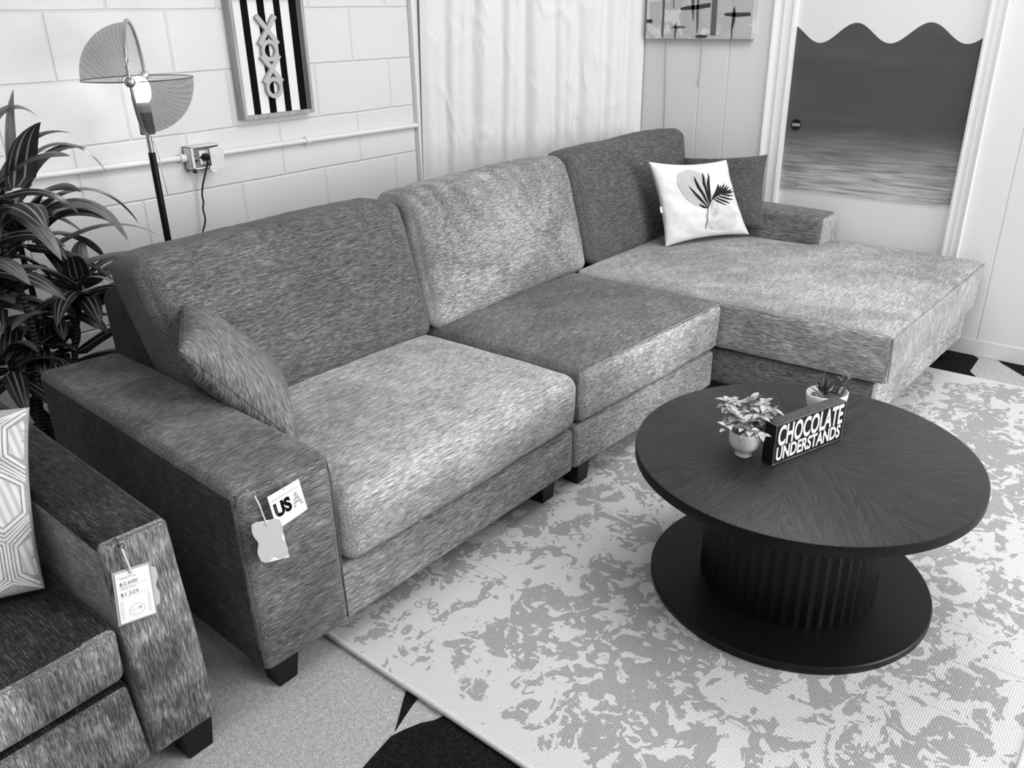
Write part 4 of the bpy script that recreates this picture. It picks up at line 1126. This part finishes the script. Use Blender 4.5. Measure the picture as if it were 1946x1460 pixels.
b.tube([cr_ + ex * .014 * math.cos(a) + ey * .011 * math.sin(a) for a in [2 * PI * k / 32 for k in range(33)]], .0003, 4, 1)
b.prism([cr_ + ex * .003 + ey * .000, cr_ + ex * .009 + ey * .0, cr_ + ex * .009 + ey * .004, cr_ + ex * .003 + ey * .004], (0, -.0003, 0), 1)
b.tube([cr_ - ex * .010, cr_ - ex * .002 + ey * .001], .0005, 4, 1)
for q_ in (.06, .09, .12, .88, .91, .94): b.tube([off(BLc + (TRc - TLc) * q_ + (TLc - BLc) * .06, .0015), off(BLc + (TRc - TLc) * q_ + (TLc - BLc) * .45, .0015)], .00012, 4, 1)
b.build('writing', [M['ink'], M['ink_grey']], tg)
b = MB(); hole = TLc.lerp(TRc, .45) - ey * .004; b.tube(smooth_path([off(hole, .003), hole + Vector((-.001, -.005, .012)), hole + Vector((-.004, -.007, .035)), hole + Vector((-.006, -.006, .055))]), [.0022] * 12 + [.0016], 6)
b.build('ribbon', M['ribbon'], tg, smooth=True)
b = MB(); t0 = hole + Vector((-.006, -.006, .055)); b.tube(smooth_path([t0 + Vector((.002, 0, -.001)), t0 + Vector((.006, .001, .006)), t0 + Vector((0, 0, .010)), t0 + Vector((-.004, .002, .004)), t0 + Vector((-.003, .003, .014)), t0 + Vector((-.004, .006, .022)), t0 + Vector((-.009, .005, .019))]), .0009, 6)
b.build('wire_hook', M['black_metal'], tg, smooth=True)
b = MB(); b.tube([hole + Vector((0, -.0018, 0)), hole + Vector((0, -.0022, 0))], .002, 10); b.build('eyelet', M['black_metal'], tg)

# blank scalloped tag on sectional arm
ya = -1.600
c0 = Vector((-.490, ya, .440)); ex2 = Vector((.98, 0, -.10)).normalized(); ey2 = Vector((.03, 0, 1)).normalized(); ex2 = (Vector((-.447, 0, .472)) - Vector((-.520, 0, .495))).normalized(); ey2 = (Vector((-.520, 0, .495)) - Vector((-.511, 0, .388))).normalized()
tg2 = thing('hang_tag', 'blank grey scalloped hang tag on the front of the sectional armrest', 'tag', tuple(c0))
b = MB(); tag_plane(scallop(c0, ex2, ey2, .072, .100, 0), .0012, b); b.build('card', M['card_grey'], tg2)
b = MB(); cw = c0 + Vector((.0055, .0022, -.004)); hw, hh = .030, .050
tag_plane([cw - ex2 * hw + ey2 * hh, cw + ex2 * hw + ey2 * hh, cw + ex2 * hw - ey2 * hh, cw - ex2 * hw - ey2 * hh], .0009, b); b.build('backing_card', M['card_white'], tg2)
b = MB(); h0 = c0 + ey2 * .043 - ex2 * .0; b.tube(smooth_path([off(h0 - ey2 * .006, .002), off(h0, .003), h0 + Vector((-.004, -.002, .02)), h0 + Vector((-.008, -.001, .045)), h0 + Vector((-.012, .004, .066))]), .0018, 6); b.build('ribbon', M['ribbon'], tg2, smooth=True)
b = MB(); t0 = h0 + Vector((-.012, .004, .066)); b.tube(smooth_path([t0, t0 + Vector((.003, 0, .005)), t0 + Vector((-.002, .003, .010)), t0 + Vector((-.007, .003, .006)), t0 + Vector((-.010, .006, .016)), t0 + Vector((-.013, .009, .018))]), .0008, 6); b.build('wire_hook', M['steel'], tg2, smooth=True)
# USA card
TLc, TRc, BRc, BLc = Vector((-.477, -1.592, .531)), Vector((-.400, -1.592, .537)), Vector((-.391, -1.596, .462)), Vector((-.468, -1.596, .452))
ex = (TRc - TLc).normalized(); ey = (TLc - BLc).normalized()
tg3 = thing('hang_tag', 'white hang tag with large USA lettering on the sectional armrest', 'tag', (-.435, -1.58, .49))
b = MB(); tag_plane([TLc, TRc, BRc, BLc], .0010, b); b.build('card', M['card_white'], tg3)
b = MB()
tx('THIS FURNITURE WAS CRAFTED IN THE', .0045, .06, .80, 1, .066)
og = off(BLc + (TRc - TLc) * .08 + (TLc - BLc) * .30, .0012)
put_text(b, 'US', .042, og, ex, ey, .0022, 1, 0, .040, .0002); put_text(b, 'A', .042, og + ex * .042, ex, ey, .0022, 1, 1, .025, .0002)
for i in range(3):
    a_ = off(og + ex * .043 + ey * (.006 + .0085 * i), .0008); b.prism([a_, a_ + ex * .024, a_ + ex * .024 + ey * .0018, a_ + ey * .0018], (0, -.0002, 0), 2)
for j in range(5):
    for sx_ in (.0032, .0150):
        p_ = off(og + ex * sx_ + ey * (.008 + .0048 * j), .0008); b.tube([p_, off(p_, .0003)], .0008, 6, 2)
b.build('writing', [M['ink'], M['ink_grey'], M['ink_white']], tg3)
b = MB(); h0 = TLc.lerp(TRc, .5) - ey * .003; b.tube(smooth_path([off(h0, .001), h0 + Vector((-.002, -.001, .01)), h0 + Vector((-.006, .004, .020)), h0 + Vector((-.012, .018, .026))]), .0005, 5); b.tube([off(h0, .0012), off(h0, .0016)], .0012, 8); b.build('string', M['steel'], tg3, smooth=True)

# ================================================================== BIG PLANT
px_, py_ = -.40, -.40
pl_ = thing('potted_plant', 'tall dark dracaena with striped arching leaves behind the loveseat by the wall', 'plant', (px_, py_, 0))
b = MB(); b.lathe((px_, py_, 0), [(.0001, .001), (.085, .001), (.095, .01), (.115, .19), (.12, .195), (.118, .20), (.108, .198), (.104, .17), (.0001, .165)], 40); b.build('pot', new_mat('black_pot', .006, .5), pl_, smooth=True)
M['leaf_dark'] = simple_bumpy('dracaena_leaf', .020, 30, .2, .003, .38, .45, .3)
M['leaf_stripe'] = new_mat('dracaena_stripe', .22, .45)
M['leaf_mid'] = simple_bumpy('dracaena_leaf_pale', .12, 30, .2, .003, .38, .45, .3)
mt = new_mat('cane_bark', .03, .7); t = NT(mt); wv1 = t.n('ShaderNodeTexWave'); wv1.bands_direction = 'Z'; wv1.inputs['Scale'].default_value = 26; wv1.inputs['Distortion'].default_value = 2; t.link(t.tc.outputs['Object'], wv1.inputs['Vector']); t.color(t.mix(wv1.outputs['Fac'], .012, .06)); t.bump(wv1.outputs['Fac'], .8, .006)
heads = [(-.36, -.36, .36 + .17), (-.30, -.36, .62), (-.44, -.30, .70), (-.33, -.30, .86), (-.42, -.44, 1.00), (-.47, -.38, .52), (-.25, -.42, .70), (-.50, -.40, .84)]
for i, (x, y, z_) in enumerate(heads[:7]):
    a = 2 * PI * i / 7
    bpt = Vector((px_ + .045 * math.cos(a), py_ + .045 * math.sin(a), .16)); tp = Vector((x, y, z_))
    n = 14; pts = [bpt.lerp(tp, k / n) + Vector((.02 * math.sin(k * .5 + i), .015 * math.sin(k * .4 + 2 * i), 0)) * math.sin(PI * k / n) for k in range(n + 1)]
    b = MB(); b.tube(pts, [.0125 - .0004 * k for k in range(n + 1)], 10); b.build('cane', mt, pl_, smooth=True)
rnd = random.Random(11)
def lshape(t_): return (min(1, t_ * 5 + .35)) * (1 - t_ ** 3.2) ** .9
def strap(b, base, az, el, L, w_, droop, pale=False, tw=0.0):
    d = Vector((math.cos(az) * math.cos(el), math.sin(az) * math.cos(el), math.sin(el)))
    sd_ = Vector((-math.sin(az), math.cos(az), 0)); n = 16
    p = Vector(base); dirv = d.copy(); rows = []
    cols = [-1, -.55, -.46, -.08, .08, .46, .55, 1]
    for i in range(n + 1):
        t_ = i / n; wd = w_ * lshape(t_)
        nn = dirv.cross(sd_).normalized() * -1
        rot = tw * t_
        s2_ = sd_ * math.cos(rot) + nn * math.sin(rot)
        rows.append([p + s2_ * wd * c + nn * (wd * .35 * abs(c) ** 1.5) * (1 - t_ * .5) for c in cols])
        dirv = (dirv + Vector((0, 0, -1)) * droop / n * (.5 + 1.6 * t_)).normalized()
        p = p + dirv * L / n
    main = 2 if pale else 0
    for j in range(7):
        mi = 1 if j in (1, 3, 5) else main
        b.grid([[r[j], r[j + 1]] for r in rows], mi)
for hi_, (x, y, z_) in enumerate(heads):
    b = MB(); nl = 16
    for k in range(nl):
        az = 2.4 * k + hi_; f_ = k / nl
        el = -.1 + 1.25 * f_ + rnd.uniform(-.1, .1)
        if math.sin(az) > .35 and y > -.33: el = max(el, .75)      # leaves towards the wall stay steep
        L = rnd.uniform(.20, .29) * (.8 if hi_ in (0, 5) else 1)
        if math.sin(az) > .3: L *= .72
        if math.sin(az) < -.2 and math.cos(az) > -.6 and z_ < .8 and x > -.45: L *= .62; el = max(el, .45)
        strap(b, (x + .01 * math.cos(az), y + .01 * math.sin(az), z_ - .05 + .07 * f_), az, el, L, rnd.uniform(.027, .039), rnd.uniform(.8, 1.9), pale=(z_ > .6 and rnd.random() < .5), tw=rnd.uniform(-.5, .5))
    b.build('foliage', [M['leaf_dark'], M['leaf_stripe'], M['leaf_mid']], pl_, smooth=True)
# a few long arching leaves seen against the wall
b = MB()
for (x, y, z_, az, el, L, w_, dr, pale, tw) in (
    (-.34, -.40, 1.02, -.5, .95, .30, .019, 2.4, True, .2), (-.33, -.38, .90, -.45, .80, .36, .022, 2.2, True, .3), (-.33, -.38, .88, -.65, .85, .34, .026, 2.6, True, -.2),
    (-.30, -.36, .80, -.45, .55, .34, .018, 1.1, True, .2), (-.28, -.38, .74, -.5, .35, .30, .020, .6, True, .1), (-.27, -.40, .70, -.45, .35, .34, .020, .9, True, .2),
    (-.25, -.38, .62, -.4, .75, .32, .018, 1.9, False, .3), (-.24, -.42, .62, -.5, .7, .30, .022, 2.0, False, .1), (-.30, -.40, .50, -.5, .6, .27, .030, .7, False, .0), (-.32, -.40, .47, -.6, .35, .26, .030, .8, False, -.1), (-.34, -.42, .46, -.8, .1, .24, .030, .7, False, -.1),
    (-.40, -.40, 1.10, -.3, 1.25, .21, .030, 2.4, True, .0), (-.38, -.48, 1.0, -1.1, 1.25, .22, .034, 1.2, False, .0), (-.37, -.42, 1.00, -.6, 1.42, .25, .030, 1.0, True, .1), (-.36, -.42, .95, -.4, 1.15, .27, .026, 1.6, True, -.2), (-.34, -.40, .84, -.5, .95, .27, .026, 2.0, False, .1), (-.44, -.50, .92, -1.4, .9, .24, .036, 2.0, False, .0)):
    strap(b, (x, y, z_), az, el, L, w_ * 1.7, dr, pale, tw)
b.build('foliage', [M['leaf_dark'], M['leaf_stripe'], M['leaf_mid']], pl_, smooth=True)
